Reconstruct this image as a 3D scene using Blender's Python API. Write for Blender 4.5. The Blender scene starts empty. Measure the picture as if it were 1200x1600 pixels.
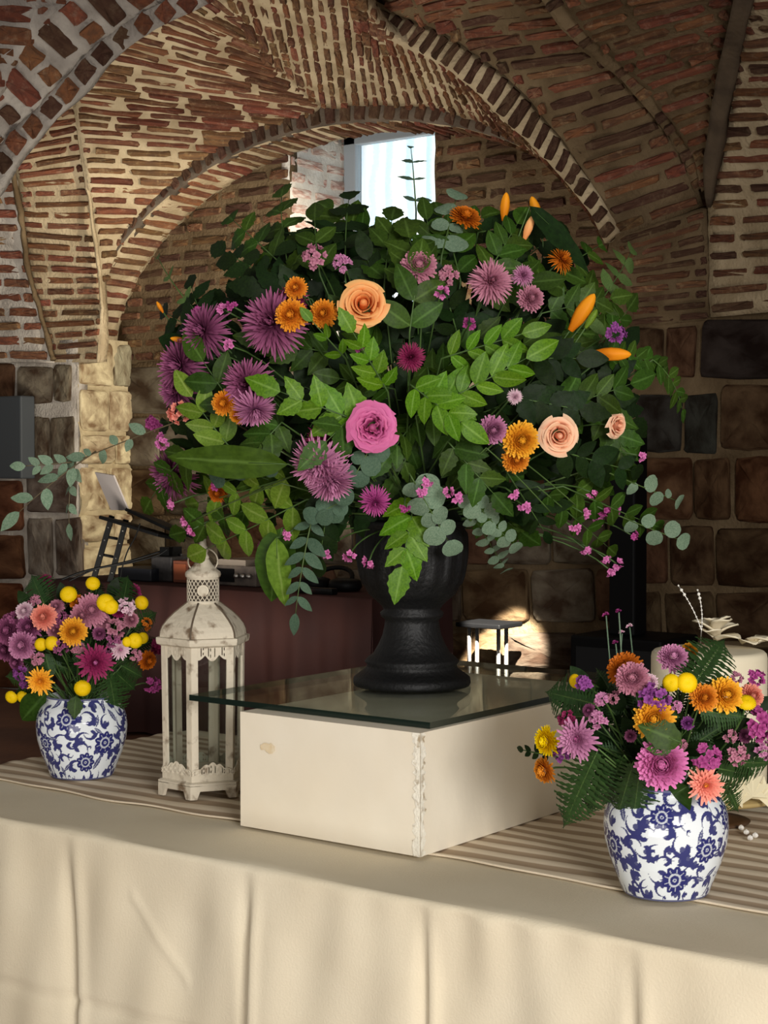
import bpy, math, random
import numpy as np
from mathutils import Vector, Matrix, noise as mnoise

random.seed(7); rng = np.random.RandomState(7)
SC = bpy.context.scene
COL = SC.collection
PI = math.pi

# ------------------------------------------------------------------ camera
# World axes follow the room: +X runs along the table and the back wall, +Y into the wall.
FPX = 2600.0
CAM = Vector((0, 0, 1.45))
PITCH = math.atan(80 / FPX)
RIGHT = Vector((.8, .6, 0)); F0 = Vector((-.6, .8, 0)); ZUP = Vector((0, 0, 1))
FWD = F0 * math.cos(PITCH) - ZUP * math.sin(PITCH)
UP = F0 * math.sin(PITCH) + ZUP * math.cos(PITCH)
cd = bpy.data.cameras.new('camera'); cam = bpy.data.objects.new('camera', cd); COL.objects.link(cam)
cd.sensor_fit = 'VERTICAL'; cd.sensor_height = 36; cd.lens = 36 * FPX / 1600; cd.clip_end = 100
cam.matrix_world = Matrix(((RIGHT.x, UP.x, -FWD.x, CAM.x), (RIGHT.y, UP.y, -FWD.y, CAM.y), (RIGHT.z, UP.z, -FWD.z, CAM.z), (0, 0, 0, 1)))
SC.camera = cam

# ------------------------------------------------------------------ light
SC.view_settings.view_transform = 'Standard'; SC.view_settings.look = 'None'
SC.view_settings.exposure = 0.14; SC.view_settings.gamma = 1.0; SC.view_settings.use_curve_mapping = False
w = bpy.data.worlds.new('world'); SC.world = w; w.use_nodes = True
w.node_tree.nodes['Background'].inputs[0].default_value = (1.0, .93, .85, 1)
w.node_tree.nodes['Background'].inputs[1].default_value = 0.20

def lamp(kind, name, loc, target, power, color, **kw):
    l = bpy.data.lights.new(name, kind); o = bpy.data.objects.new(name, l); COL.objects.link(o)
    o.location = loc
    o.rotation_euler = (Vector(target) - Vector(loc)).to_track_quat('-Z', 'Y').to_euler()
    l.energy = power; l.color = color
    for k, v in kw.items(): setattr(l, k, v)
    return o
# daylight from the open court behind the camera
lamp('AREA', 'court_daylight', (2.7, -1.0, 2.05), (-1.8, 2.6, 1.15), 225, (1.0, .975, .94), shape='RECTANGLE', size=1.5, size_y=1.3)
# low fill lamp added in front to brighten the vaults
lamp('AREA', 'front_vault_fill', (-.4, -1.6, .08), (-3.6, 6.0, 3.4), 98, (1.0, .965, .90), shape='RECTANGLE', size=2.4, size_y=2.0)
# low sun through an opening far to the right, grazing the back wall
lamp('SPOT', 'sun_through_side_opening', (-3.2, 6.55, 2.15), (-7.5, 7.25, 1.9), 600, (1.0, .91, .74), spot_size=math.radians(46), spot_blend=.5, shadow_soft_size=.06)
# sun reaching the foot of the back wall
lamp('SPOT', 'sun_through_low_opening', (-3.0, 4.9, 3.0), (-4.80, 7.45, .30), 15000, (1.0, .94, .82), use_square=True, spot_size=math.radians(7), spot_blend=.35, shadow_soft_size=.02)
# upward fill lamp added under the vault, standing in for bounced light
lamp('AREA', 'vault_bounce_fill', (-5.6, 4.9, .12), (-6.3, 6.7, 3.0), 56, (1.0, .94, .82), shape='RECTANGLE', size=1.6, size_y=1.0, spread=math.radians(110))

def ray(px, py): return RIGHT * ((px - 600) / FPX) + FWD + UP * ((800 - py) / FPX)
def Pv(px, py, v):
    r = ray(px, py); return CAM + r * (v / r.y)
def Pz(px, py, z):
    r = ray(px, py); return CAM + r * ((z - 1.45) / r.z)
def PY(px, py, Y): return CAM + ray(px, py) * Y
def depth(P): return (P - CAM).dot(FWD)

# ------------------------------------------------------------------ helpers
def lin(c): return tuple(((x / 255) / 12.92 if x / 255 <= .04045 else ((x / 255 + .055) / 1.055) ** 2.4) for x in c)
MATS = {}
def nd(nt, t, **kw):
    n = nt.nodes.new(t)
    for k, v in kw.items():
        if k in n.inputs: n.inputs[k].default_value = v
        else: setattr(n, k, v)
    return n
def mat(name, c1, c2=None, rough=.6, scale=8.0, detail=6.0, bump=0.0, bscale=None, objvar=0.0, grad=None, transl=0.0, spec=.5, metal=0.0, contrast=(.35, .65), attr=None, objcol=False, coat=0, sss=0, smear=None, vein=None):
    """principled material: base colour c1, optional noise patches to c2, optional base-to-tip gradient, per object variation"""
    if name in MATS: return MATS[name]
    m = bpy.data.materials.new(name); m.use_nodes = True; nt = m.node_tree; L = nt.links.new
    b = nt.nodes['Principled BSDF']; out = nt.nodes['Material Output']
    b.inputs['Roughness'].default_value = rough; b.inputs['Metallic'].default_value = metal
    b.inputs['Specular IOR Level'].default_value = spec; b.inputs['Coat Weight'].default_value = coat
    tc = nd(nt, 'ShaderNodeTexCoord')
    col = nd(nt, 'ShaderNodeRGB'); col.outputs[0].default_value = (*lin(c1), 1); src = col.outputs[0]
    if objcol:
        oi = nd(nt, 'ShaderNodeObjectInfo'); src = oi.outputs['Color']
    if attr:
        a = nd(nt, 'ShaderNodeAttribute', attribute_name=attr); src = a.outputs['Color']
    if grad:
        a = nd(nt, 'ShaderNodeAttribute', attribute_name='g'); mx = nd(nt, 'ShaderNodeMix', data_type='RGBA')
        L(a.outputs['Fac'], mx.inputs[0]); L(src, mx.inputs[6]); mx.inputs[7].default_value = (*lin(grad), 1); src = mx.outputs[2]
    nz = None
    if c2 or bump:
        nz = nd(nt, 'ShaderNodeTexNoise'); nz.inputs['Scale'].default_value = scale; nz.inputs['Detail'].default_value = detail
        L(tc.outputs['Object'], nz.inputs['Vector'])
        if objvar:
            oi2 = nd(nt, 'ShaderNodeObjectInfo'); va = nd(nt, 'ShaderNodeVectorMath', operation='ADD'); ml = nd(nt, 'ShaderNodeMath', operation='MULTIPLY'); ml.inputs[1].default_value = 37
            L(oi2.outputs['Random'], ml.inputs[0]); L(tc.outputs['Object'], va.inputs[0]); L(ml.outputs[0], va.inputs[1]); L(va.outputs[0], nz.inputs['Vector'])
    if c2:
        rp = nd(nt, 'ShaderNodeValToRGB'); rp.color_ramp.elements[0].position = contrast[0]; rp.color_ramp.elements[1].position = contrast[1]
        L(nz.outputs['Fac'], rp.inputs[0]); mx = nd(nt, 'ShaderNodeMix', data_type='RGBA'); L(rp.outputs[0], mx.inputs[0])
        L(src, mx.inputs[6]); mx.inputs[7].default_value = (*lin(c2), 1); src = mx.outputs[2]
        if objcol: 
            mx.blend_type = 'MULTIPLY'
    if smear:
        n3 = nd(nt, 'ShaderNodeTexNoise'); n3.inputs['Scale'].default_value = 26; n3.inputs['Detail'].default_value = 9; n3.inputs['Roughness'].default_value = .7
        L(tc.outputs['Object'] if not objvar else va.outputs[0], n3.inputs['Vector']); gm_ = nd(nt, 'ShaderNodeNewGeometry')
        ad_ = nd(nt, 'ShaderNodeVectorMath', operation='SCALE'); ad_.inputs['Scale'].default_value = 1.0; L(gm_.outputs['Position'], ad_.inputs[0]); L(ad_.outputs[0], n3.inputs['Vector'])
        r3 = nd(nt, 'ShaderNodeValToRGB'); r3.color_ramp.elements[0].position = .52; r3.color_ramp.elements[1].position = .64; L(n3.outputs['Fac'], r3.inputs[0])
        m3 = nd(nt, 'ShaderNodeMath', operation='MULTIPLY'); m3.inputs[1].default_value = .40; L(r3.outputs[0], m3.inputs[0])
        mx3 = nd(nt, 'ShaderNodeMix', data_type='RGBA'); L(m3.outputs[0], mx3.inputs[0]); L(src, mx3.inputs[6]); mx3.inputs[7].default_value = (*lin(smear), 1); src = mx3.outputs[2]
    if vein:
        av = nd(nt, 'ShaderNodeAttribute', attribute_name='g'); rv_ = nd(nt, 'ShaderNodeValToRGB'); rv_.color_ramp.elements[0].position = 0; rv_.color_ramp.elements[0].color = (.55, .55, .55, 1); rv_.color_ramp.elements[1].position = .16; rv_.color_ramp.elements[1].color = (0, 0, 0, 1)
        L(av.outputs['Fac'], rv_.inputs[0]); mxv = nd(nt, 'ShaderNodeMix', data_type='RGBA'); L(rv_.outputs[0], mxv.inputs[0]); L(src, mxv.inputs[6]); mxv.inputs[7].default_value = (*lin(vein), 1); src = mxv.outputs[2]
    if objvar:
        oi = nd(nt, 'ShaderNodeObjectInfo'); mr = nd(nt, 'ShaderNodeMapRange'); mr.inputs['To Min'].default_value = 1 - objvar; mr.inputs['To Max'].default_value = 1 + objvar
        hs = nd(nt, 'ShaderNodeHueSaturation'); L(oi.outputs['Random'], mr.inputs[0]); L(mr.outputs[0], hs.inputs['Value']); 
        mr2 = nd(nt, 'ShaderNodeMapRange'); mr2.inputs['To Min'].default_value = .5 - objvar * .05; mr2.inputs['To Max'].default_value = .5 + objvar * .05
        ml2 = nd(nt, 'ShaderNodeMath', operation='MULTIPLY'); ml2.inputs[1].default_value = 7.13; fr = nd(nt, 'ShaderNodeMath', operation='FRACT')
        L(oi.outputs['Random'], ml2.inputs[0]); L(ml2.outputs[0], fr.inputs[0]); L(fr.outputs[0], mr2.inputs[0]); L(mr2.outputs[0], hs.inputs['Hue'])
        L(src, hs.inputs['Color']); src = hs.outputs[0]
    L(src, b.inputs['Base Color'])
    if bump:
        bp = nd(nt, 'ShaderNodeBump'); bp.inputs['Strength'].default_value = bump; bp.inputs['Distance'].default_value = .01
        if bscale:
            n2 = nd(nt, 'ShaderNodeTexNoise'); n2.inputs['Scale'].default_value = bscale; n2.inputs['Detail'].default_value = 8
            L(tc.outputs['Object'], n2.inputs['Vector']); L(n2.outputs['Fac'], bp.inputs['Height'])
        else: L(nz.outputs['Fac'], bp.inputs['Height'])
        L(bp.outputs[0], b.inputs['Normal'])
    if transl:
        t = nd(nt, 'ShaderNodeBsdfTranslucent'); mx = nd(nt, 'ShaderNodeMixShader'); mx.inputs[0].default_value = transl
        L(src, t.inputs[0]); L(b.outputs[0], mx.inputs[1]); L(t.outputs[0], mx.inputs[2]); L(mx.outputs[0], out.inputs[0])
    MATS[name] = m; return m

def mesh(name, verts, faces, smooth=True, g=None, colr=None, fmat=None):
    me = bpy.data.meshes.new(name); me.from_pydata([tuple(v) for v in verts], [], [tuple(f) for f in faces]); me.update()
    if smooth: me.polygons.foreach_set('use_smooth', [True] * len(me.polygons))
    if g is not None:
        a = me.attributes.new('g', 'FLOAT', 'POINT'); a.data.foreach_set('value', np.asarray(g, np.float32))
    if colr is not None:
        a = me.color_attributes.new('paint', 'FLOAT_COLOR', 'POINT'); c = np.ones((len(verts), 4), np.float32); c[:, :3] = colr; a.data.foreach_set('color', c.ravel())
    if fmat is not None: me.polygons.foreach_set('material_index', fmat)
    return me
def link(name, me, m=None, parent=None, mw=None):
    """one object; mw is its matrix in the parent's space"""
    o = bpy.data.objects.new(name, me); COL.objects.link(o)
    if m is not None:
        if len(me.materials) == 0: me.materials.append(m)
        elif me.materials[0] is not m:
            o.material_slots[0].link = 'OBJECT'; o.material_slots[0].material = m
    if parent is not None: o.parent = parent
    if mw is not None: o.matrix_basis = mw
    return o
def tag(o, label=None, cat=None, group=None, kind=None):
    if label: o['label'] = label
    if cat: o['category'] = cat
    if group: o['group'] = group
    if kind: o['kind'] = kind
    return o
def empty(name, mw, label, cat, group=None):
    e = bpy.data.objects.new(name, None); COL.objects.link(e); e.empty_display_size = .02
    e.matrix_basis = mw if isinstance(mw, Matrix) else Matrix.Translation(mw)
    return tag(e, label, cat, group)
def frame(z, hint=Vector((0, 0, 1)), loc=Vector((0, 0, 0))):
    z = z.normalized(); x = hint.cross(z)
    if x.length < 1e-4: x = Vector((1, 0, 0)).cross(z)
    x.normalize(); y = z.cross(x)
    M = Matrix((x, y, z)).transposed().to_4x4(); M.translation = loc; return M
def xframe(x, n, loc):
    x = x.normalized(); z = (n - x * n.dot(x)).normalized(); y = z.cross(x)
    M = Matrix((x, y, z)).transposed().to_4x4(); M.translation = loc; return M
class MB:
    def __init__(s): s.v = []; s.f = []; s.g = []; s.m = []
    def add(s, v, f, g=0.0, m=0):
        n = len(s.v); s.v += [tuple(p) for p in v]; s.f += [tuple(i + n for i in q) for q in f]
        s.g += list(g) if hasattr(g, '__len__') else [g] * len(v); s.m += [m] * len(f)
    def box(s, a, b, m=0, M=None):
        (x0, y0, z0), (x1, y1, z1) = a, b
        v = [Vector(p) for p in ((x0, y0, z0), (x1, y0, z0), (x1, y1, z0), (x0, y1, z0), (x0, y0, z1), (x1, y0, z1), (x1, y1, z1), (x0, y1, z1))]
        if M: v = [M @ p for p in v]
        s.add(v, [(0, 3, 2, 1), (4, 5, 6, 7), (0, 1, 5, 4), (1, 2, 6, 5), (2, 3, 7, 6), (3, 0, 4, 7)], 0, m)
    def tube(s, pts, rad, n=6, cap=True, m=0, g=None):
        pts = [Vector(p) for p in pts]; N = len(pts); rs = rad if hasattr(rad, '__len__') else [rad] * N
        V = []; prev = None
        for i, p in enumerate(pts):
            t = (pts[min(i + 1, N - 1)] - pts[max(i - 1, 0)])
            if t.length < 1e-9: t = Vector((0, 0, 1))
            t.normalize()
            if prev is None: prev = t.orthogonal().normalized()
            a = (prev - t * prev.dot(t));
            a = a.normalized() if a.length > 1e-6 else t.orthogonal().normalized()
            prev = a; b = t.cross(a)
            V += [p + (a * math.cos(2 * PI * k / n) + b * math.sin(2 * PI * k / n)) * rs[i] for k in range(n)]
        Fc = [(i * n + k, i * n + (k + 1) % n, (i + 1) * n + (k + 1) % n, (i + 1) * n + k) for i in range(N - 1) for k in range(n)]
        if cap: Fc += [tuple(range(n))[::-1], tuple((N - 1) * n + k for k in range(n))]
        s.add(V, Fc, 0.0 if g is None else [g[i // n] for i in range(len(V))], m)
    def lathe(s, prof, n=32, c=(0, 0, 0), m=0, close=True):
        c = Vector(c); N = len(prof)
        V = [c + Vector((r * math.cos(2 * PI * k / n), r * math.sin(2 * PI * k / n), z)) for r, z in prof for k in range(n)]
        Fc = [(i * n + k, i * n + (k + 1) % n, (i + 1) * n + (k + 1) % n, (i + 1) * n + k) for i in range(N - 1) for k in range(n)]
        if close: Fc += [tuple(range(n))[::-1], tuple((N - 1) * n + k for k in range(n))]
        s.add(V, Fc, 0, m)
    def me(s, name, smooth=True): return mesh(name, s.v, s.f, smooth, g=s.g, fmat=s.m)
    def link(s, name, m, parent=None, smooth=True, mw=None): return link(name, s.me(name, smooth), m, parent, mw)
def bez(a, b, c, n=8):
    return [a * (1 - t) ** 2 + b * 2 * t * (1 - t) + c * t * t for t in [i / n for i in range(n + 1)]]
def bevel(o, wd, seg=2):
    md = o.modifiers.new('edge', 'BEVEL'); md.width = wd; md.segments = seg; md.limit_method = 'ANGLE'; md.angle_limit = .6; return o

# ------------------------------------------------------------------ shared brick and stone meshes
def rough_block(name, n, rnd, bev, jit, seed, corner=.12, rings=False):
    """unit block -.5...5 with an irregular rounded outline, front face at z=1, back at z=0"""
    r = random.Random(seed); pts = []
    per = []
    for k in range(n):
        a = 2 * PI * (k + .5) / n; c, s_ = math.cos(a), math.sin(a); e = corner * 2
        x = math.copysign(abs(c) ** e, c); y = math.copysign(abs(s_) ** e, s_)
        per.append((x * .5 * (1 + r.uniform(-jit, jit * .3)), y * .5 * (1 + r.uniform(-jit * 2, jit * .5))))
    V = [(x, y, 0) for x, y in per] + [(x, y, .72 + r.uniform(-.08, .05)) for x, y in per]
    V += [(x * (1 - bev), y * (1 - bev * 2.2), 1 + r.uniform(-rnd, rnd)) for x, y in per] + [(r.uniform(-.08, .08), r.uniform(-.05, .05), 1 + r.uniform(-rnd, rnd))]
    Fc = []
    for i in range(2):
        Fc += [(i * n + k, i * n + (k + 1) % n, (i + 1) * n + (k + 1) % n, (i + 1) * n + k) for k in range(n)]
    if rings:
        V = V[:3 * n]
        for q in (.72, .42):
            V += [(x * q * r.uniform(.92, 1.08), y * q * r.uniform(.92, 1.08), 1 + r.uniform(-rnd, rnd) + .12) for x, y in per]
        V.append((0, 0, 1.12))
        for i in (2, 3): Fc += [(i * n + k, i * n + (k + 1) % n, (i + 1) * n + (k + 1) % n, (i + 1) * n + k) for k in range(n)]
        Fc += [(4 * n + k, 4 * n + (k + 1) % n, 5 * n) for k in range(n)]
        return mesh(name, V, Fc, smooth=True)
    Fc += [(2 * n + k, 2 * n + (k + 1) % n, 3 * n) for k in range(n)]
    return mesh(name, V, Fc, smooth=False)
BRICKS = [rough_block('brick_block', 14, .22, .045, .11, s, .12) for s in range(12)]
STONES = [rough_block('stone_block', 14, .14, .035, .03, 50 + s, .09, True) for s in range(8)]

M_mortar = mat('mortar_warm', (184, 166, 136), (150, 132, 104), rough=.95, scale=5, bump=.9, bscale=55, spec=.1)
M_mortar_grey = mat('mortar_grey', (182, 174, 164), (140, 132, 124), rough=.95, scale=7, bump=.9, bscale=60, spec=.1)
M_mortar_dark = mat('mortar_dark', (116, 98, 74), (86, 70, 50), rough=.95, scale=5, bump=.9, bscale=55, spec=.1)
M_brick = mat('brick_brown', (112, 78, 54), (86, 62, 48), smear=(150, 126, 94), rough=.95, scale=3, bump=.5, bscale=9, objvar=.30, spec=.1)
M_brick_red = mat('brick_red', (120, 74, 52), (94, 62, 48), smear=(146, 120, 98), rough=.95, scale=3, bump=.5, bscale=9, objvar=.28, spec=.1)
M_brick_dark = mat('brick_dark', (70, 48, 38), (84, 62, 48), smear=(112, 94, 74), rough=.95, scale=3, bump=.5, bscale=9, objvar=.22, spec=.1)
M_brick_white = mat('brick_limewashed', (176, 132, 118), (214, 200, 188), rough=.95, scale=3, bump=.5, bscale=9, objvar=.12, spec=.1)
M_mortar_white = mat('mortar_limewashed', (225, 220, 212), (196, 186, 174), rough=.95, scale=6, bump=.8, bscale=50, spec=.1)
M_stone = mat('stone', (120, 100, 76), (150, 130, 120), rough=.95, scale=2.2, bump=.9, bscale=7, objvar=.1, objcol=True, spec=.1)

# ------------------------------------------------------------------ brick surfaces
def crom(p, t):
    n = len(p)
    if n == 2: return p[0].lerp(p[1], t)
    x = t * (n - 1); i = min(int(x), n - 2); f = x - i
    a, b, c, d = p[max(i - 1, 0)], p[i], p[i + 1], p[min(i + 2, n - 1)]
    return (b * 2 + (c - a) * f + (a * 2 - b * 5 + c * 4 - d) * f * f + (b * 3 - a - c * 3 + d) * f ** 3) * .5
class Surf:
    """surface through rows of points; s runs along a row (a brick course), t across the rows"""
    def __init__(s, rows, bulge=0.0):
        s.rows = [[Pv(*p) if not isinstance(p, Vector) else p for p in r] for r in rows]; s.bulge = bulge
        T = np.linspace(0, 1, 200); q = [s.raw(.5, t) for t in T]
        d = np.r_[0, np.cumsum([(q[i + 1] - q[i]).length for i in range(199)])]; s.T = T; s.A = d / d[-1]; s.len = d[-1]
    def raw(s, a, t): return crom([crom(r, a) for r in s.rows], t)
    def __call__(s, a, t):
        p = s.raw(a, float(np.interp(t, s.A, s.T)))
        return p
    def frame(s, a, t):
        e = .01; p = s(a, t)
        da = s(min(a + e, 1), t) - s(max(a - e, 0), t); dt = s(a, min(t + e, 1)) - s(a, max(t - e, 0))
        n = da.cross(dt)
        if n.length < 1e-12: n = CAM - p
        n.normalize()
        if n.dot(CAM - p) < 0: n = -n
        return p, da.normalized() if da.length > 1e-9 else dt.orthogonal().normalized(), n
def brick_surface(name, rows, n, blen, m, mm, fill=.62, proud=.012, gap=.10, single=False, ns=14, nt=None, wob=.011, kind='structure', var=.25, skip=.0, surf=None, phase=None, cols=None):
    S = surf or Surf(rows); nt = nt or max(10, n * 2); R = random.Random(sum(map(ord, name)) + n)
    V = []; Fc = []
    for j in range(nt + 1):
        for i in range(ns + 1):
            p, _, nn = S.frame(i / ns, j / nt); k = wob * (mnoise.noise(p * 9) + .7 * mnoise.noise(p * 27)); V.append(p + nn * k)
    for j in range(nt):
        for i in range(ns):
            a = j * (ns + 1) + i; q = (a, a + 1, a + ns + 2, a + ns + 1); Fc.append(q)
    # turn faces towards the room
    c = (Vector(V[Fc[len(Fc) // 2][1]]) - Vector(V[Fc[len(Fc) // 2][0]])).cross(Vector(V[Fc[len(Fc) // 2][3]]) - Vector(V[Fc[len(Fc) // 2][0]]))
    if c.dot(CAM - V[Fc[len(Fc) // 2][0]]) < 0: Fc = [f[::-1] for f in Fc]
    o = link(name, mesh(name, V, Fc), mm); tag(o, kind=kind)
    md = o.modifiers.new('thick', 'SOLIDIFY'); md.thickness = .06; md.offset = -1
    for j in range(n):
        t0, t1 = j / n, (j + 1) / n; t = (t0 + t1) / 2
        pts = [S(k / 16, t) for k in range(17)]; d = np.r_[0, np.cumsum([(pts[k + 1] - pts[k]).length for k in range(16)])]; Lc = d[-1]
        if Lc < .03: continue
        if single: segs = [(0.0, Lc)]
        else:
            segs = []; x = -R.uniform(0, 1) * blen if phase is None else -(phase if j % 2 else 0) * blen
            while x < Lc:
                l = blen * R.uniform(1 - var, 1 + var) * (.55 if R.random() < .14 else 1); segs.append((max(x, 0), min(x + l, Lc))); x += l
        for x0, x1 in segs:
            l = x1 - x0
            if l < .025: continue
            gp = min(gap * blen, l * .4); am = float(np.interp((x0 + x1) / 2, d, np.linspace(0, 1, 17)))
            if R.random() < skip: continue
            h = (S(am, t1) - S(am, t0)).length * fill * R.uniform(.85, 1.1)
            if h < .011: continue
            p, tx, nn = S.frame(am, t)
            M = xframe(tx, nn, p - nn * .02)
            M = M @ Matrix.Rotation(R.uniform(-.025, .025), 4, 'Z') @ Matrix.Diagonal((max(l - gp, l * .55), h, .02 + proud * R.uniform(.2, 1.3), 1))
            b = link('brick', R.choice(BRICKS), m if not isinstance(m, list) else R.choice(m), o, M)
    return o
def stone_wall(name, plane, rects, base_quad, mm, proud=.03, lit=None):
    """base_quad: rows for the mortar bed; rects: (x0,y0,x1,y1,colour) pixel rectangles laid on the wall plane y=plane"""
    S = Surf(base_quad); o = tag(link(name, grid_mesh(name, S, 16, 22), mm), kind='structure')
    md = o.modifiers.new('thick', 'SOLIDIFY'); md.thickness = .08; md.offset = -1
    R = random.Random(len(rects))
    for x0, y0, x1, y1, c in rects:
        a = Pv(x0, (y0 + y1) / 2, plane); b = Pv(x1, (y0 + y1) / 2, plane); t = Pv((x0 + x1) / 2, y0, plane); u = Pv((x0 + x1) / 2, y1, plane)
        ctr = (a + b) / 2; ctr.z = (t.z + u.z) / 2
        M = xframe(b - a, Vector((0, -1, 0)), ctr - Vector((0, -1, 0)) * .03) @ Matrix.Diagonal(((b - a).length * 1.0, abs(t.z - u.z), .03 + proud * R.uniform(.6, 1.2), 1))
        q = link('stone', R.choice(STONES), M_stone, o, M); q.color = (*lin(c), 1)
    return o
def grid_mesh(name, S, ns, nt, wob=.006):
    V = []; Fc = []
    for j in range(nt + 1):
        for i in range(ns + 1):
            p, _, nn = S.frame(i / ns, j / nt); V.append(p + nn * wob * (mnoise.noise(p * 8) + mnoise.noise(p * 29) * .6))
    for j in range(nt):
        for i in range(ns):
            a = j * (ns + 1) + i; Fc.append((a, a + 1, a + ns + 2, a + ns + 1))
    f = Fc[len(Fc) // 2]; c = (Vector(V[f[1]]) - Vector(V[f[0]])).cross(Vector(V[f[3]]) - Vector(V[f[0]]))
    if c.dot(CAM - V[f[0]]) < 0: Fc = [f[::-1] for f in Fc]
    return mesh(name, V, Fc)

# ================================================================== THE ROOM
VW = 7.15          # plane of the niche arch
VP = 7.0           # front of the piers
VN = 7.45          # back wall inside the niche
# floor of terracotta tiles
mf = mat('floor_terracotta', (120, 78, 54), (96, 60, 42), rough=.7, scale=3, bump=.2, bscale=20)
fl = MB(); fl.box((-10.5, -4.5, -.1), (4.5, 8.6, 0)); tag(fl.link('floor', mf, smooth=False), kind='structure')
# masonry mass behind the vault surfaces
bk = MB(); bk.box((-10.4, 8.5, 0), (1.2, 8.7, 4.8)); tag(bk.link('wall_outer', M_mortar_dark, smooth=False), kind='structure')
ct = MB(); ct.box((-10.4, 4.0, 4.6), (1.2, 8.7, 4.8)); tag(ct.link('ceiling_slab', M_mortar_dark, smooth=False), kind='structure')

# --- niche arch: inner ellipse u0,a,z0,b on plane VW
U0, AI, ZI, BI = -5.72, 2.02, 2.02, 1.265
AO, BO = AI + .145, BI + .150
def ell(a, b, ang, v): return Vector((U0 - a * math.cos(ang), v, ZI + b * math.sin(ang)))
# voussoir ring, its shade put into darker brick and mortar colours
angs = [math.radians(9 + (166 - 9) * i / 24) for i in range(25)]
brick_surface('trim_1', None, 48, .5, [M_brick_dark], mat('mortar_ring_shaded', (104, 92, 80), (78, 68, 58), rough=.95, scale=6, bump=.8, bscale=50, spec=.1), fill=.70, proud=.012, single=True, ns=3, nt=80, gap=.02,
              surf=Surf([[ell(AI, BI, a, VW), ell(AO, BO, a, VW)] for a in angs]))
# intrados of the arch, front edge to back edge
aI = [math.radians(-6 + (186) * i / 24) for i in range(25)]
brick_surface('trim_2', None, 64, .5, [M_brick, M_brick_red], M_mortar, fill=.55, proud=.014, single=True, ns=5, nt=130, gap=.03,
              surf=Surf([[ell(AI, BI, a, VW + .01), ell(AI - .015, BI - .01, a, VN)] for a in aI]))
# --- back wall of the niche with the window opening
WU0, WU1 = -6.27, -5.24
def wallrows(u0, u1, z0, z1, v, n=2, v1=None): return [[Vector((u0, v, z0 + (z1 - z0) * i / (n - 1))), Vector((u1, v if v1 is None else v1, z0 + (z1 - z0) * i / (n - 1)))] for i in range(n)]
brick_surface('wall_niche', wallrows(-7.75, WU0, 2.06, 3.42, VN), 16, .26, [M_brick_dark, M_brick], M_mortar_dark, fill=.6, proud=.014, ns=10, nt=20)
brick_surface('wall_niche_right', wallrows(WU1, -3.6, 2.06, 3.42, VN), 16, .26, [M_brick_dark, M_brick], M_mortar_dark, fill=.62, proud=.016, ns=10, nt=20)
brick_surface('wall_reveal', wallrows(WU0, WU0, 2.25, 3.42, VN, 2, 8.0), 13, .26, M_brick_white, M_mortar_white, fill=.66, proud=.008, ns=8, nt=16)
rv = MB(); rv.box((WU1, VN + .01, 2.25), (WU1 + .05, 8.0, 3.42)); rv.box((WU0, VN, 2.16), (WU1, 8.0, 2.25)); tag(rv.link('wall_reveal_right', M_mortar_white, smooth=False), kind='structure')

# window with its frame, pane and a sheer curtain that glows in place of daylight
mfr = mat('window_frame_paint', (150, 158, 166), rough=.5)
wz0, wz1, wv = 2.25, 3.42, 7.98
wm = MB()
for a, b in (((WU0, wv - .03, wz0), (WU0 + .09, wv + .03, wz1)), ((WU1 - .06, wv - .03, wz0), (WU1, wv + .03, wz1)), ((WU0, wv - .03, wz0), (WU1, wv + .03, wz0 + .07)), ((WU0, wv - .03, wz1 - .07), (WU1, wv + .03, wz1))): wm.box(a, b)
win = tag(wm.link('window_1', mfr, smooth=False), kind='structure'); bevel(win, .006)
def fres(nt, k=1.0):
    # Schlick reflectance, the same from either side of the sheet
    lw = nd(nt, 'ShaderNodeLayerWeight'); pw = nd(nt, 'ShaderNodeMath', operation='POWER'); pw.inputs[1].default_value = 5; ma = nd(nt, 'ShaderNodeMath', operation='MULTIPLY_ADD'); ma.inputs[1].default_value = .8 * k; ma.inputs[2].default_value = .03
    lw.inputs[0].default_value = .5; nt.links.new(lw.outputs['Facing'], pw.inputs[0]); nt.links.new(pw.outputs[0], ma.inputs[0]); return ma
m_g = bpy.data.materials.new('clear_pane'); m_g.use_nodes = True; nt = m_g.node_tree; nt.nodes.remove(nt.nodes['Principled BSDF'])
t = nd(nt, 'ShaderNodeBsdfTransparent'); gl = nd(nt, 'ShaderNodeBsdfGlossy'); gl.inputs['Roughness'].default_value = .02; fr = fres(nt); mx = nd(nt, 'ShaderNodeMixShader')
t.inputs[0].default_value = (.93, .95, .94, 1)
nt.links.new(fr.outputs[0], mx.inputs[0]); nt.links.new(t.outputs[0], mx.inputs[1]); nt.links.new(gl.outputs[0], mx.inputs[2]); nt.links.new(mx.outputs[0], nt.nodes['Material Output'].inputs[0])
pm = MB(); pm.box((WU0 + .09, wv - .004, wz0 + .07), (WU1 - .06, wv + .004, wz1 - .07)); pm.link('pane', m_g, win, smooth=False)
m_c = bpy.data.materials.new('glowing_sheer'); m_c.use_nodes = True; nt = m_c.node_tree; b = nt.nodes['Principled BSDF']
tc = nd(nt, 'ShaderNodeTexCoord'); wvt = nd(nt, 'ShaderNodeTexWave', wave_type='BANDS', bands_direction='X'); wvt.inputs['Scale'].default_value = 2.2; wvt.inputs['Distortion'].default_value = 2.5; wvt.inputs['Detail'].default_value = 1
vo = nd(nt, 'ShaderNodeTexVoronoi'); vo.inputs['Scale'].default_value = 55
rp = nd(nt, 'ShaderNodeValToRGB'); rp.color_ramp.elements[0].color = (.62, .80, .97, 1); rp.color_ramp.elements[1].color = (.95, .98, 1, 1); rp.color_ramp.elements[0].position = .15; rp.color_ramp.elements[1].position = .6
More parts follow.
